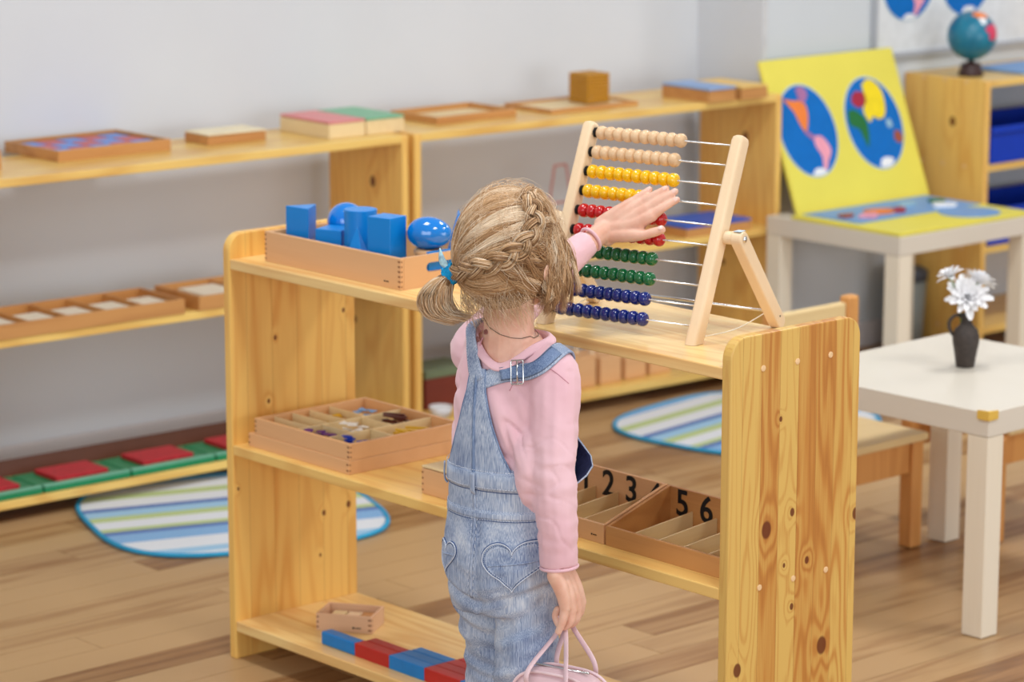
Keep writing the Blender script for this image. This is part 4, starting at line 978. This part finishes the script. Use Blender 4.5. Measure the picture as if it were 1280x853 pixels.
def band(name, bvh, z0, z1, off, th, m, parent, n=96, nzs=4, tilt=0.0, a0=0, a1=2*PI, closed=True):
    bm = bmesh.new(); rows = []
    for i in range(n if closed else n+1):
        a = a0+(a1-a0)*i/n; tz = tilt*math.sin(a); R = []
        pts = [hit(bvh, a, z0+(z1-z0)*j/nzs+tz, 0) for j in range(nzs+1)]
        for j, p in enumerate(pts):
            if p is None: p = Vector((math.cos(a)*.1, math.sin(a)*.085, z0+(z1-z0)*j/nzs+tz))
            o_ = Vector((math.cos(a), math.sin(a), 0)); e = off+(th if 0 < j < nzs else th*.5); R.append(p+o_*e)
        inn = [R[0]-o_*th*1.5]+R+[R[-1]-o_*th*2.2]
        rows.append([bm.verts.new(p) for p in inn])
    rng_ = range(len(rows)) if closed else range(len(rows)-1)
    for i in rng_:
        A, B = rows[i], rows[(i+1) % len(rows)]
        for j in range(len(A)-1): bm.faces.new((A[j], B[j], B[j+1], A[j+1]))
    return obj(name, bm, m, parent, True)
band('waistband', JB, .606, .640, .0015, .0022, DEN, OV)
band('yoke_band', JB, .561, .573, .0004, .0016, DEN, OV, tilt=.0)
def stitch_ring(z, off, dash=True, m=STI):
    bm = bmesh.new(); n = 260
    P = []
    for i in range(n):
        p = hit(JB, 2*PI*i/n, z, off)
        if p is not None: P.append(p)
    if dash:
        for i in range(0, len(P)-1, 2): tube(bm, [P[i], P[i+1]], .0006, 4)
    else: tube(bm, P, .0006, 5, closed=True)
    obj('stitch_line', bm, m, OV)
for z, of in ((.6105, .0043), (.6355, .0043), (.5735, .0010), (.5600, .0010)): stitch_ring(z, of)
stitch_ring(.6045, .0012, False, STD); stitch_ring(.5588, .0008, False, STD)
# belt loops
for a in (-PI/2-.13, -.62, -PI/2-1.05, .5):
    bm = bmesh.new(); c = [hit(JB, a, z, o2) for z, o2 in ((.5985, .002), (.604, .0062), (.615, .0072), (.632, .0072), (.641, .0062), (.6435, .0015))]
    if any(p is None for p in c): c = [p for p in c if p is not None]
    tube(bm, catmull(c, 14), [(.0055, .0014)]*14, 8, ref=(math.cos(a), math.sin(a), 0)); obj('belt_loop', bm, DEN, OV, True)
# centre back seam
def rayf(bvh, x, z, off, y0=-.4, d=1):
    q, n, i, dd = bvh.ray_cast(Vector((x, y0, z)), Vector((0, d, 0))); return None if q is None else (q+n*off, n)
P = [rayf(JB, -.010+.004*math.sin((z-.43)*18), z, .0006) for z in np.linspace(.604, .432, 34)]
P = [p[0] for p in P if p]; bm = bmesh.new(); tube(bm, P, [(.0034, .0011)]*len(P), 6, ref=(0, -1, 0)); obj('back_seam', bm, DEN, OV, True)
for dx in (-.0045, .0045):
    Q = [p+Vector((dx, -.0006, 0)) for p in P]; bm = bmesh.new()
    for i in range(0, len(Q)-1, 2): tube(bm, [Q[i], Q[i+1]], .0006, 4)
    obj('stitch_line', bm, STI, OV)
# heart pockets
def heart(t):
    x = 16*math.sin(t)**3; y = 13*math.cos(t)-5*math.cos(2*t)-2*math.cos(3*t)-math.cos(4*t); return x/17.0, (y+2.5)/17.0
def heart_pocket(cx, cz, w):
    N = 72; H = [heart(2*PI*i/N) for i in range(N)]
    def at(u, v, off):
        p = rayf(JB, cx+u*w, cz+v*w*.98+.10*u*w, off); return None if p is None else p[0]
    bm = bmesh.new(); rings = []
    for s, of in ((.02, .0020), (.3, .0020), (.55, .0019), (.78, .0018), (.93, .0017), (.985, .0015), (1.0, .0002)):
        ring = []
        for u, v in H:
            p = at(u*s, v*s-.12*(1-s), of)
            if p is None: p = Vector((cx+u*s*w, -.06, cz+v*s*w))
            ring.append(bm.verts.new(p))
        rings.append(ring)
    for A, B in zip(rings, rings[1:]):
        for i in range(N): bm.faces.new((A[i], A[(i+1) % N], B[(i+1) % N], B[i]))
    bm.faces.new(rings[0]); pk = obj('heart_pocket', bm, DEN, OV, True)
    for s, m, r, dash in ((.995, STI, .0010, 0), (.925, STD, .0007, 1), (.845, STI, .0006, 1), (1.03, STD, .0008, 0)):
        Q = [at(heart(2*PI*i/200)[0]*s, heart(2*PI*i/200)[1]*s-.12*(1-s), .0022 if s < 1 else .0006) for i in range(200)]; Q = [q for q in Q if q]
        bm = bmesh.new()
        if dash:
            for i in range(0, len(Q)-1, 2): tube(bm, [Q[i], Q[i+1]], r, 4)
        else: tube(bm, Q, r, 5, closed=True)
        obj('pocket_stitch', bm, m, pk)
    Q = [at(u, .12+.04*u, .0022) for u in np.linspace(-.72, .72, 24)]; Q = [q for q in Q if q]; bm = bmesh.new(); tube(bm, Q, [(.0016, .0006)]*len(Q), 6, ref=(0, -1, 0)); obj('pocket_crease', bm, STI if False else DEN, pk, True)
heart_pocket(.058, .488, .0475); heart_pocket(-.066, .488, .029)
# back panel
bm = bmesh.new(); rows = []; L_, R_ = [], []
zs = np.linspace(.622, .792, 26)
for z in zs:
    t = (z-.622)/.17; hw = np.interp(t, [0, .25, .5, .8, 1], [.068, .048, .032, .0175, .014]); cxx = -.012-.006*t
    row = []
    for j in range(15):
        x = cxx+hw*(2*j/14-1); p = rayf(TB, x, z, .0042+.0012*(abs(2*j/14-1) < .95))
        p = p[0] if p else Vector((x, -.05, z)); row.append(p)
    rows.append(row); L_.append(row[0]); R_.append(row[-1])
vr = [[bm.verts.new(p) for p in r] for r in rows]
for A, B in zip(vr, vr[1:]):
    for j in range(14): bm.faces.new((A[j], A[j+1], B[j+1], B[j]))
bp = obj('back_panel', bm, DEN, OV, True); sd = bp.modifiers.new('s', 'SOLIDIFY'); sd.thickness = .003; sd.offset = 0
for E_, sg in ((L_, 1), (R_, -1)):
    bm = bmesh.new(); tube(bm, [p+Vector((0, -.0010, 0)) for p in E_], .0016, 6); obj('hem', bm, DEND, bp, True)
    Q = [p+Vector((sg*.006, -.0022, 0)) for p in E_]; Q = catmull([tuple(q) for q in Q], 90); bm = bmesh.new()
    for i in range(0, 89, 2): tube(bm, [Q[i], Q[i+1]], .0006, 4)
    obj('stitch_line', bm, STI, bp)
Q = [r[7]+Vector((.000, -.0022, 0)) for r in rows]; bm = bmesh.new(); tube(bm, Q, [(.0028, .0010)]*len(Q), 6, ref=(0, -1, 0)); obj('panel_seam', bm, DEND, bp, True)
# straps
def strap(pts, w, n=48, off=.0035):
    P = catmull(pts, n); Q = []; Ns = []
    for p in P:
        q, nn = snap(p, SB, off); Q.append(q); Ns.append(nn)
    Q = np.array(Q); Ns = np.array(Ns)
    for _ in range(4): Q[1:-1] = (Q[:-2]+2*Q[1:-1]+Q[2:])/4; Ns[1:-1] = (Ns[:-2]+2*Ns[1:-1]+Ns[2:])/4
    Ns /= np.linalg.norm(Ns, axis=1)[:, None]; T = np.gradient(Q, axis=0); T /= np.linalg.norm(T, axis=1)[:, None]
    S = np.cross(T, Ns); S /= np.linalg.norm(S, axis=1)[:, None]
    bm = bmesh.new(); rows = []
    for i in range(n): rows.append([bm.verts.new(Q[i]+S[i]*w*s+Ns[i]*h) for s, h in ((-.5, -.0012), (-.5, .0010), (-.42, .0018), (0, .0022), (.42, .0018), (.5, .0010), (.5, -.0012))])
    for A, B in zip(rows, rows[1:]):
        for j in range(7): bm.faces.new((A[j], A[(j+1) % 7], B[(j+1) % 7], B[j]))
    bm.faces.new(rows[0][::-1]); bm.faces.new(rows[-1]); st = obj('strap', bm, DEN, OV, True)
    for s in (-.40, .40):
        bm = bmesh.new()
        R = catmull([Q[i]+S[i]*w*s+Ns[i]*.0019 for i in range(0, n, 3)], 110)
        for i in range(0, 109, 2): tube(bm, [R[i], R[i+1]], .0005, 4)
        obj('stitch_line', bm, STI, st)
    return Q, S, Ns, st
Q, S, Ns, st = strap([(-.026, -.082, .772), (.008, -.084, .788), (.042, -.080, .797), (.072, -.066, .802), (.094, -.045, .812), (.098, -.005, .826), (.086, .035, .80), (.060, .075, .75), (.045, .09, .71)], .027)
strap([(-.016, -.080, .776), (-.034, -.072, .808), (-.050, -.045, .845), (-.062, .0, .862), (-.058, .045, .83), (-.045, .078, .77), (-.040, .09, .72)], .026, off=.006)
# buckle on the right strap
i0 = 14; c = Q[i0]+Ns[i0]*.0058; T = np.cross(Ns[i0], S[i0]); bm = bmesh.new()
co_ = [c+S[i0]*a*.0185+T*b*.0105 for a, b in ((-1, -1), (1, -1), (1, 1), (-1, 1))]
pts = []
for k in range(4):
    a, b = co_[k], co_[(k+1) % 4]; pts += [a+(b-a)*t for t in (.06, .5, .94)]
tube(bm, pts, .0013, 8, closed=True); tube(bm, [c-S[i0]*.0180, c+S[i0]*.0180], .0013, 8); obj('buckle', bm, M['steel'], st, True)
bm = bmesh.new(); 
R = [Q[k]+Ns[k]*.0046-S[k]*.002*0 for k in range(i0-5, i0+14)]
tube(bm, R, [(.0105, .0010)]*len(R), 8, ref=tuple(np.cross(T, S[i0]))); obj('strap_end', bm, DEND, st, True)
# front bib, standing away from the body at the side
bm = bmesh.new(); rows = []
for iz in range(14):
    t = iz/13; z = .600+.150*t; ha = np.interp(t, [0, .12, .35, 1], [1.62, 1.45, 1.02, .72]); row = []
    for j in range(25):
        u = 2*j/24-1; ph = PI/2-u*ha; p = hit(TB, ph, z, 0) or Vector((math.cos(ph)*.095, math.sin(ph)*.075, z))
        bul = .006+.034*math.exp(-((t-.22)/.20)**2)*abs(u)**3+.010*t*abs(u)**3
        row.append(bm.verts.new(p+Vector((math.cos(ph), math.sin(ph), 0))*bul))
    rows.append(row)
for A, B in zip(rows, rows[1:]):
    for j in range(24): bm.faces.new((A[j], A[j+1], B[j+1], B[j]))
me = bpy.data.meshes.new('front_bib'); bm.to_mesh(me); bm.free(); me.materials.append(DENI); me.materials.append(DEN)
fbb = objm('front_bib', me, None, OV, True); sd = fbb.modifiers.new('s', 'SOLIDIFY'); sd.thickness = .0026; sd.offset = 0; sd.material_offset = 1; sd.material_offset_rim = 1
# hems and shoes
SHM = plain('shoe_pink', rgb(224, 160, 176), .6); SOL = plain('sole_white', rgb(236, 232, 226), .6)
for s, f in ((-1, .036), (1, -.030)):
    ringtube('trouser_hem', (s*.053, f, .030), (0, 0, 1), .0475, .0475, .0035, DEND, OV)
    bm = bmesh.new(); chain(bm, [(s*.053, f, .12), (s*.053, f, .034)], [.0465, .0465], 8); obj('trouser_leg_end', bm, DEN, OV, True)
    sh = bmesh.new(); ell(sh, (s*.054, f+.032, .036), (.033, .075, .030)); ell(sh, (s*.054, f-.005, .05), (.032, .038, .035)); o = objm('shoe', remesh('shoe', sh, .004, 4), SHM, GIRL, True)
    bm = bmesh.new(); prism(bm, [(s*.054+.034*math.cos(a), f+.030+.078*math.sin(a)) for a in [2*PI*i/32 for i in range(32)]], .001, .016, 'Z'); obj('sole', bm, SOL, o, bevel=.003)

# ================================================================== hair
HM = NB('hair'); at = HM.n('ShaderNodeAttribute', attribute_name='tone'); 
HM.l(HM.ramp(at.outputs['Fac'], [(0, rgb(116, 78, 50)), (.33, rgb(180, 136, 92)), (.64, rgb(222, 184, 140)), (1, rgb(248, 230, 204))]), HM.b.inputs['Base Color'])
HM.b.inputs['Roughness'].default_value = .32; HM.b.inputs['Specular IOR Level'].default_value = .45
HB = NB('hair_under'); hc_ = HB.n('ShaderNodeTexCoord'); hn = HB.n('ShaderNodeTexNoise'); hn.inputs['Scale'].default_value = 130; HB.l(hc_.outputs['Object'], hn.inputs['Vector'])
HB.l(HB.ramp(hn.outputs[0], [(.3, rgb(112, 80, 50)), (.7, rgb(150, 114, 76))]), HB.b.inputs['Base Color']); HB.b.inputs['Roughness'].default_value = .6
def strands(name, paths, rad, tone, parent):
    N, S_, _ = paths.shape; T = np.gradient(paths, axis=1); T /= np.linalg.norm(T, axis=2)[..., None]+1e-9
    ref = np.array([.31, .22, .93]); U = np.cross(T, ref); U /= np.linalg.norm(U, axis=2)[..., None]+1e-9; V = np.cross(T, U)
    tp = np.linspace(0, 1, S_); taper = np.where(tp < .7, 1, 1-(tp-.7)/.3*.65); R = rad[:, None]*taper[None]
    vs = np.stack([paths+U*(R*math.cos(a))[..., None]+V*(R*math.sin(a))[..., None] for a in (0, 2*PI/3, 4*PI/3)], axis=2)
    base = (np.arange(N)[:, None]*S_+np.arange(S_-1)[None])*3; fs_ = []
    for k in range(3):
        k2 = (k+1) % 3; fs_.append(np.stack([base+k, base+k2, base+3+k2, base+3+k], -1).reshape(-1, 4))
    F_ = np.concatenate(fs_); me = bpy.data.meshes.new(name); nv = N*S_*3; nf = len(F_)
    me.vertices.add(nv); me.vertices.foreach_set('co', vs.reshape(-1).astype('f')); me.loops.add(nf*4); me.loops.foreach_set('vertex_index', F_.reshape(-1).astype('i'))
    me.polygons.add(nf); me.polygons.foreach_set('loop_start', np.arange(0, nf*4, 4, dtype='i')); me.polygons.foreach_set('loop_total', np.full(nf, 4, 'i')); me.update(calc_edges=True)
    A = me.attributes.new('tone', 'FLOAT', 'POINT'); tv = np.clip(np.repeat(tone[:, None], S_*3, 1), 0, 1); A.data.foreach_set('value', tv.reshape(-1).astype('f'))
    o = objm(name, me, HM.m, parent, True); return o
AX = np.array([.0775, .0915, .0985])
# under-layer shell
bm = bmesh.new(); bmesh.ops.create_uvsphere(bm, u_segments=64, v_segments=40, radius=1)
def hairline(n):   # >0 inside the hair
    x, y, z = n[..., 0], n[..., 1], n[..., 2]
    return np.minimum(.60+.55*z-y, (z+.74-.28*(np.abs(x)-.3)**2+.4*np.clip(y, 0, 1)*-1))
kill = [f for f in bm.faces if hairline(np.array(f.calc_center_median())) < 0]; bmesh.ops.delete(bm, geom=kill, context='FACES')
for v in bm.verts: v.co = Vector(HC+np.array(v.co)*AX)
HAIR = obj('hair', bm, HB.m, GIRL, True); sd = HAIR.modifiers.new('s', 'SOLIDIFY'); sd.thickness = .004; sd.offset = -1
BN = np.array([(.30, .30, .90), (.42, .05, .92), (.519, -.171, .838), (.686, -.23, .69), (.792, -.35, .5), (.787, -.532, .311), (.671, -.728, .14), (.446, -.895, .004), (.113, -.988, -.103), (-.257, -.946, -.197), (-.60, -.74, -.28), (-.721, -.626, -.297)])
BC = catmull(BN, 60); BC /= np.linalg.norm(BC, axis=1)[:, None]; BT = np.gradient(BC, axis=0); BT /= np.linalg.norm(BT, axis=1)[:, None]
TN = BC[-1]
def slerp(a, b, t):
    om = np.arccos(np.clip((a*b).sum(-1), -1, 1))[:, None, None]; so = np.sin(om)+1e-6
    return (np.sin((1-t)[None, :, None]*om)/so)*a[:, None]+(np.sin(t[None, :, None]*om)/so)*b[:, None]
def norm(v): return v/(np.linalg.norm(v, axis=-1, keepdims=True)+1e-9)
n_ = norm(rng.normal(size=(32000, 3))); n_ = n_[hairline(n_) > 0][:13500]
D = ((n_[:, None]-BC[None])**2).sum(-1); J = D.argmin(1); side = (np.cross(BC[J], BT[J])*(n_-BC[J])).sum(-1)
# side>0 : one flank of the braid
left = (np.cross(BC, BT)@np.array([-.8, -.2, .4])).mean() > 0
isL = (side > 0) == left
hang = (~isL) & (n_[:, 1] > -.16) & (n_[:, 2] < .42) & (n_[:, 0] > .2)
tob = (~isL) & (~hang) & (J < 34)
toT = ~(hang | tob)
SG = 14; t = np.linspace(0, 1, SG); out, rad, ton = [], [], []
def wav(k, amp):  # smooth random wobble
    ph = rng.uniform(0, 6.28, (k, 1, 3)); fr = rng.uniform(2, 5, (k, 1, 3)); return amp*np.sin(fr*t[None, :, None]*2+ph)*np.sin(PI*np.clip(t, 0, 1))[None, :, None]**.5
def flow(a, tgt, lift, endh, amp):
    P = norm(slerp(a, tgt, t)+wav(len(a), amp)); h = 1.0+lift*np.sin(PI*t)[None]**.7+(endh-1)*t[None]
    return HC+AX*P*h[..., None]
def locks(idx, tgt, nlock, lift=.05, endh=1.03, amp=.035, jit=.05, hold=.82, pathfn=None):
    """strands gathered into locks: each follows its own path, drawn towards the path of its lock"""
    a = n_[idx]; ci = rng.choice(len(idx), min(nlock, len(idx)), replace=False); lk = ((a[:, None]-a[ci][None])**2).sum(-1).argmin(1)
    tc = norm(tgt[ci]+rng.normal(size=(len(ci), 3))*jit); lf = rng.uniform(.35, 1.0, (len(ci), 1))*lift
    if pathfn is None:
        CP = flow(a[ci], tc, lf, endh, amp); OP = flow(a, norm(tgt), lf[lk], endh, .004)
    else: CP = pathfn(ci, None, None); OP = pathfn(np.arange(len(idx)), ci, lk)
    off = rng.normal(size=(len(idx), 3))*.0014
    wgt = (hold*np.clip(t/.55, 0, 1)**1.3)[None, :, None]
    tone_ = rng.normal(size=len(ci))*.19
    return OP*(1-wgt)+(CP[lk]+off[:, None]*(1+.8*t[None, :, None]))*wgt, tone_[lk]
clump = np.array([mn.noise(Vector(v)*7)*.7+mn.noise(Vector(v)*19)*.5 for v in n_])
iT = np.where(toT)[0]; p_, c__ = locks(iT, np.repeat(TN[None], len(iT), 0), 230); out.append(p_); ton.append(.58+c__+.22*clump[iT]+rng.normal(size=len(iT))*.10+.14*np.clip(n_[iT, 2], -.9, 1))
iB = np.where(tob)[0]; tg = BC[np.clip(J[iB]+rng.integers(2, 9, len(iB)), 0, 59)]; p_, c__ = locks(iB, tg, 150, .035, 1.05, .02, .02, .9); out.append(p_); ton.append(.50+c__+.22*clump[iB]+rng.normal(size=len(iB))*.10)
iH = np.where(hang)[0]
def hpath(sel, ci, lk):
    a = HC+AX*n_[iH[sel]]; m = len(sel); y = n_[iH[sel], 1]
    end = np.stack([.064+rng.normal(size=m)*.012, np.clip(y*.085, -.02, .07)+.006+rng.normal(size=m)*.008, rng.uniform(.868, .925, m)], 1)
    mid = np.stack([np.maximum(a[:, 0], .077)+.005, (a[:, 1]*.65+end[:, 1]*.35), (a[:, 2]*.55+end[:, 2]*.45)], 1)
    tt = t[None, :, None]; return (1-tt)**2*a[:, None]+2*tt*(1-tt)*mid[:, None]+tt**2*end[:, None]+wav(m, .004)
p_, c__ = locks(iH, n_[iH], 46, hold=.85, pathfn=hpath); out.append(p_); ton.append(.56+c__+rng.normal(size=len(iH))*.12)
tt = t[None, :, None]
allp = np.concatenate(out); tone = np.concatenate(ton)
strands('hair_strands', allp, rng.uniform(.00030, .00050, len(allp)), tone, HAIR)['kind'] = 'stuff'
# fly-away hairs and neck wisps
k = 520; a = norm(rng.normal(size=(k*4, 3))); a = a[(hairline(a) > 0) & (a[:, 2] > .05)][:k]; k = len(a)
tg = norm(a+rng.normal(size=(k, 3))*.35); P = norm(slerp(a, tg, t)+wav(k, .06)); h = 1.03+rng.uniform(.01, .12, (k, 1))*np.sin(PI*t*.8)[None]+rng.uniform(0, .07, (k, 1))*t[None]
fly = HC+AX*P*h[..., None]
k2 = 420; x0 = rng.uniform(-.055, .070, k2); ph = np.clip(-np.sqrt(np.maximum(0, 1-(x0/.078)**2))*.080, -.09, 0); a2 = np.stack([x0, ph, rng.uniform(.895, .925, k2)], 1)
e2 = a2+np.stack([rng.normal(size=k2)*.008+.004, rng.uniform(.010, .034, k2), rng.uniform(-.055, -.018, k2)], 1)
w2 = (1-tt)*a2[:, None]+tt*e2[:, None]+wav(k2, .003)+np.array([0, -.004, 0])*np.sin(PI*tt)
al = np.concatenate([fly, w2]); strands('stray_hairs', al, np.full(len(al), .00021), rng.uniform(.45, 1, len(al)), HAIR)['kind'] = 'stuff'
# braid
nB = 150; BP = catmull(BN[1:], nB); BP = norm(BP); c_ = HC+AX*BP*1.045; nn = norm(BP/AX); Tn = norm(np.gradient(c_, axis=0)); Sd = norm(np.cross(Tn, nn))
sB = np.linspace(0, 1, nB); wdt = .0085*np.interp(sB, [0, .12, .5, .9, 1], [.55, .95, 1.15, .95, .6]); core = bmesh.new(); bp_, br_, bt_ = [], [], []
BR_ = obj('braid', bmesh.new(), HM.m, HAIR)
for kk in range(3):
    ph = 2*PI*(3.6*sB+kk/3); off_s = wdt*1.15*np.sin(ph); off_n = .0052*np.sin(2*ph)+.003
    cc_ = c_+Sd*off_s[:, None]+nn*off_n[:, None]; cb = bmesh.new(); tube(cb, cc_, list(wdt*.60), 10); cme_ = bpy.data.meshes.new('x'); cb.to_mesh(cme_); cb.free(); core.from_mesh(cme_)
    Tc = norm(np.gradient(cc_, axis=0)); U = norm(np.cross(Tc, nn)); V = np.cross(Tc, U)
    for q in range(64):
        r0 = math.sqrt(rng.uniform(.35, 1)); a0 = rng.uniform(0, 6.28)+2.5*sB; rr = wdt*.80*r0*(1+.12*np.sin(sB*rng.uniform(20, 50)+rng.uniform(0, 6)))
        bp_.append(cc_+U*(rr*np.cos(a0))[:, None]+V*(rr*np.sin(a0))[:, None]); br_.append(rng.uniform(.0004, .0007)); bt_.append(np.clip(rng.normal(.58, .24)+.1*(kk-1), 0, 1))
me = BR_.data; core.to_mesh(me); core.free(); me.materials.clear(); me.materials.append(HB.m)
strands('braid_hairs', np.array(bp_)[:, ::2], np.array(br_), np.array(bt_), BR_)['kind'] = 'stuff'
# ponytail
TP = HC+AX*TN*1.16
inn = np.array([TP, (-.060, -.078, .920), (-.058, -.080, .898), (-.045, -.078, .880), (-.022, -.074, .876)])
outp = np.array([TP, (-.088, -.078, .930), (-.113, -.080, .902), (-.104, -.080, .873), (-.058, -.076, .862)])
K = 1500; uv = rng.uniform(-1, 1, (K*2, 2)); uv = uv[(uv**2).sum(1) < 1][:K]; K = len(uv); n2 = 16; t2 = np.linspace(0, 1, n2)
CI, CO = catmull(inn, n2), catmull(outp, n2); aa = (.5+.5*uv[:, 0])[:, None, None]; cut = rng.uniform(.72, 1.04, K)
ci = np.stack([np.stack([np.interp(t2*c, t2, CI[:, d]) for d in range(3)], 1) for c in cut]); co2 = np.stack([np.stack([np.interp(t2*c, t2, CO[:, d]) for d in range(3)], 1) for c in cut])
PP = ci*(1-aa)+co2*aa; spread = (np.sin(PI*np.clip(t2*.8+.06, 0, 1))**.7)[None, :]
PP[..., 1] += uv[:, 1][:, None]*.026*spread; PP += (rng.normal(size=(K, 1, 3))*.0022)*t2[None, :, None]
PP += .0012*np.sin(t2[None, :, None]*rng.uniform(4, 9, (K, 1, 3))+rng.uniform(0, 6, (K, 1, 3)))
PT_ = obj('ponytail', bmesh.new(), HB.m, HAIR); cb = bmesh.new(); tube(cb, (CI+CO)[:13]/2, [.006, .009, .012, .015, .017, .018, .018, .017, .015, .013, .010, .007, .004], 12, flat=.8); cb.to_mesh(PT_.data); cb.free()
tn = .5+.42*np.array([mn.noise(Vector((u*3.1, v*3.1, 1.3))) for u, v in uv])+rng.normal(size=K)*.18+.12
strands('ponytail_hairs', PP, rng.uniform(.0004, .00062, K), tn, PT_)['kind'] = 'stuff'
bl = plain('hair_tie_blue', rgb(10, 150, 206), .7, .3, .15, 250); d0 = norm(np.array([-.62, -.10, -.45]))
TIE = thing('tmp', '', '') ; bpy.data.objects.remove(TIE)
bm = bmesh.new(); q = Vector(d0).to_track_quat('Z', 'Y')
for j in range(5):
    P = [np.array(Vector(TP)+q @ Vector(((.0135+.0008*math.sin(7*a+j))*math.cos(a), (.0135+.0008*math.sin(7*a+j))*math.sin(a), -.008+.0036*j))) for a in [2*PI*i/28 for i in range(28)]]
    tube(bm, P, .0030, 7, closed=True)
ht = obj('hair_tie', bm, bl, HAIR, True)
bm = bmesh.new(); bs = Vector(TP)+Vector((-.004, -.008, .010)); pts = catmull([bs, bs+Vector((-.006, -.004, .014)), bs+Vector((-.011, -.002, .031))], 10)
tube(bm, pts, [(w_, .0016) for w_ in (.003, .0055, .0068, .0072, .0068, .006, .005, .0036, .002, .0008)], 8, ref=(.0, -1, 0)); obj('ribbon_end', bm, plain('ribbon', rgb(176, 214, 240), .5, .4, .35, 160), ht, True)

# ================================================================== handbag
BG = thing('handbag', 'pale pink leather handbag hanging by two handles from the girl\'s hand', 'bag', (0, 0, 0))
BG.location = GIRL.location; BG.rotation_euler = GIRL.rotation_euler
BL = NB('bag_leather'); bc = BL.n('ShaderNodeTexCoord'); bv = BL.n('ShaderNodeTexVoronoi'); bv.inputs['Scale'].default_value = 700; BL.l(bc.outputs['Object'], bv.inputs['Vector'])
bn = BL.n('ShaderNodeTexNoise'); bn.inputs['Scale'].default_value = 20; BL.l(bc.outputs['Object'], bn.inputs['Vector'])
BL.l(BL.ramp(bn.outputs[0], [(.3, rgb(220, 184, 190)), (.7, rgb(232, 202, 206))]), BL.b.inputs['Base Color']); BL.b.inputs['Roughness'].default_value = .42; BL.bump(bv.outputs[0], .25, .0005)
bcx, bcy, bz = .152, -.088, .205
bm = bmesh.new(); bmesh.ops.create_uvsphere(bm, u_segments=48, v_segments=28, radius=1)
def se(v, e): return math.copysign(abs(v)**e, v)
for v in bm.verts:
    x, y, z = v.co; p = Vector((se(x, .55), se(y, .70), se(z, .62))); L = p.length
    v.co = Vector((bcx+p.x*.078, bcy+p.y*.047*(1-.25*max(0, p.z)), bz+.068+p.z*.068))
obj('bag_body', bm, BL.m, BG, True)
PIP = plain('bag_piping', rgb(236, 208, 212), .4); 
for yy, k in ((-.030, 1), (.030, 1)):
    P = [(bcx+.0775*.97*se(math.cos(a), .6), bcy+yy*(1-.2*max(0, math.sin(a))), bz+.068+.0675*.97*se(math.sin(a), .6)) for a in [2*PI*i/60 for i in range(60)]]
    bm = bmesh.new(); tube(bm, P, .0026, 8, closed=True); obj('piping', bm, PIP, BG, True)
bm = bmesh.new(); tube(bm, [(bcx-.05, bcy, bz+.1372), (bcx+.05, bcy, bz+.1372)], .0022, 8); obj('zip', bm, M['steel'], BG, True)
def handle(y, hx, hy, hz, m=BL.m, w=.0046):
    P = catmull([(bcx-.034, bcy+y, bz+.108), (bcx-.034, bcy+y*.95, bz+.140), (hx-.010, hy+.0, hz-.026), (hx-.004, hy, hz), (hx+.006, hy, hz-.022), (bcx+.034, bcy+y*.95, bz+.142), (bcx+.034, bcy+y, bz+.108)], 50)
    bm = bmesh.new(); tube(bm, P, [(.0020, w)]*50, 8, ref=(1, 0, 0)); obj('handle', bm, m, BG, True)
handle(-.044, .1275, -.046, .4085); handle(.044, .1275, -.022, .4085)
for y in (-.0455, .0455):
    for x in (-.034, .034):
        bm = bmesh.new(); lathe(bm, [(.0055, -.0012), (.0055, .0012), (.003, .002)], 14); bmesh.ops.rotate(bm, verts=bm.verts[:], cent=(0, 0, 0), matrix=Matrix.Rotation(-PI/2*(1 if y > 0 else -1), 3, 'X')); bmesh.ops.translate(bm, verts=bm.verts[:], vec=(bcx+x, bcy+y*1.04, bz+.108)); obj('rivet', bm, M['steel'], BG, True)
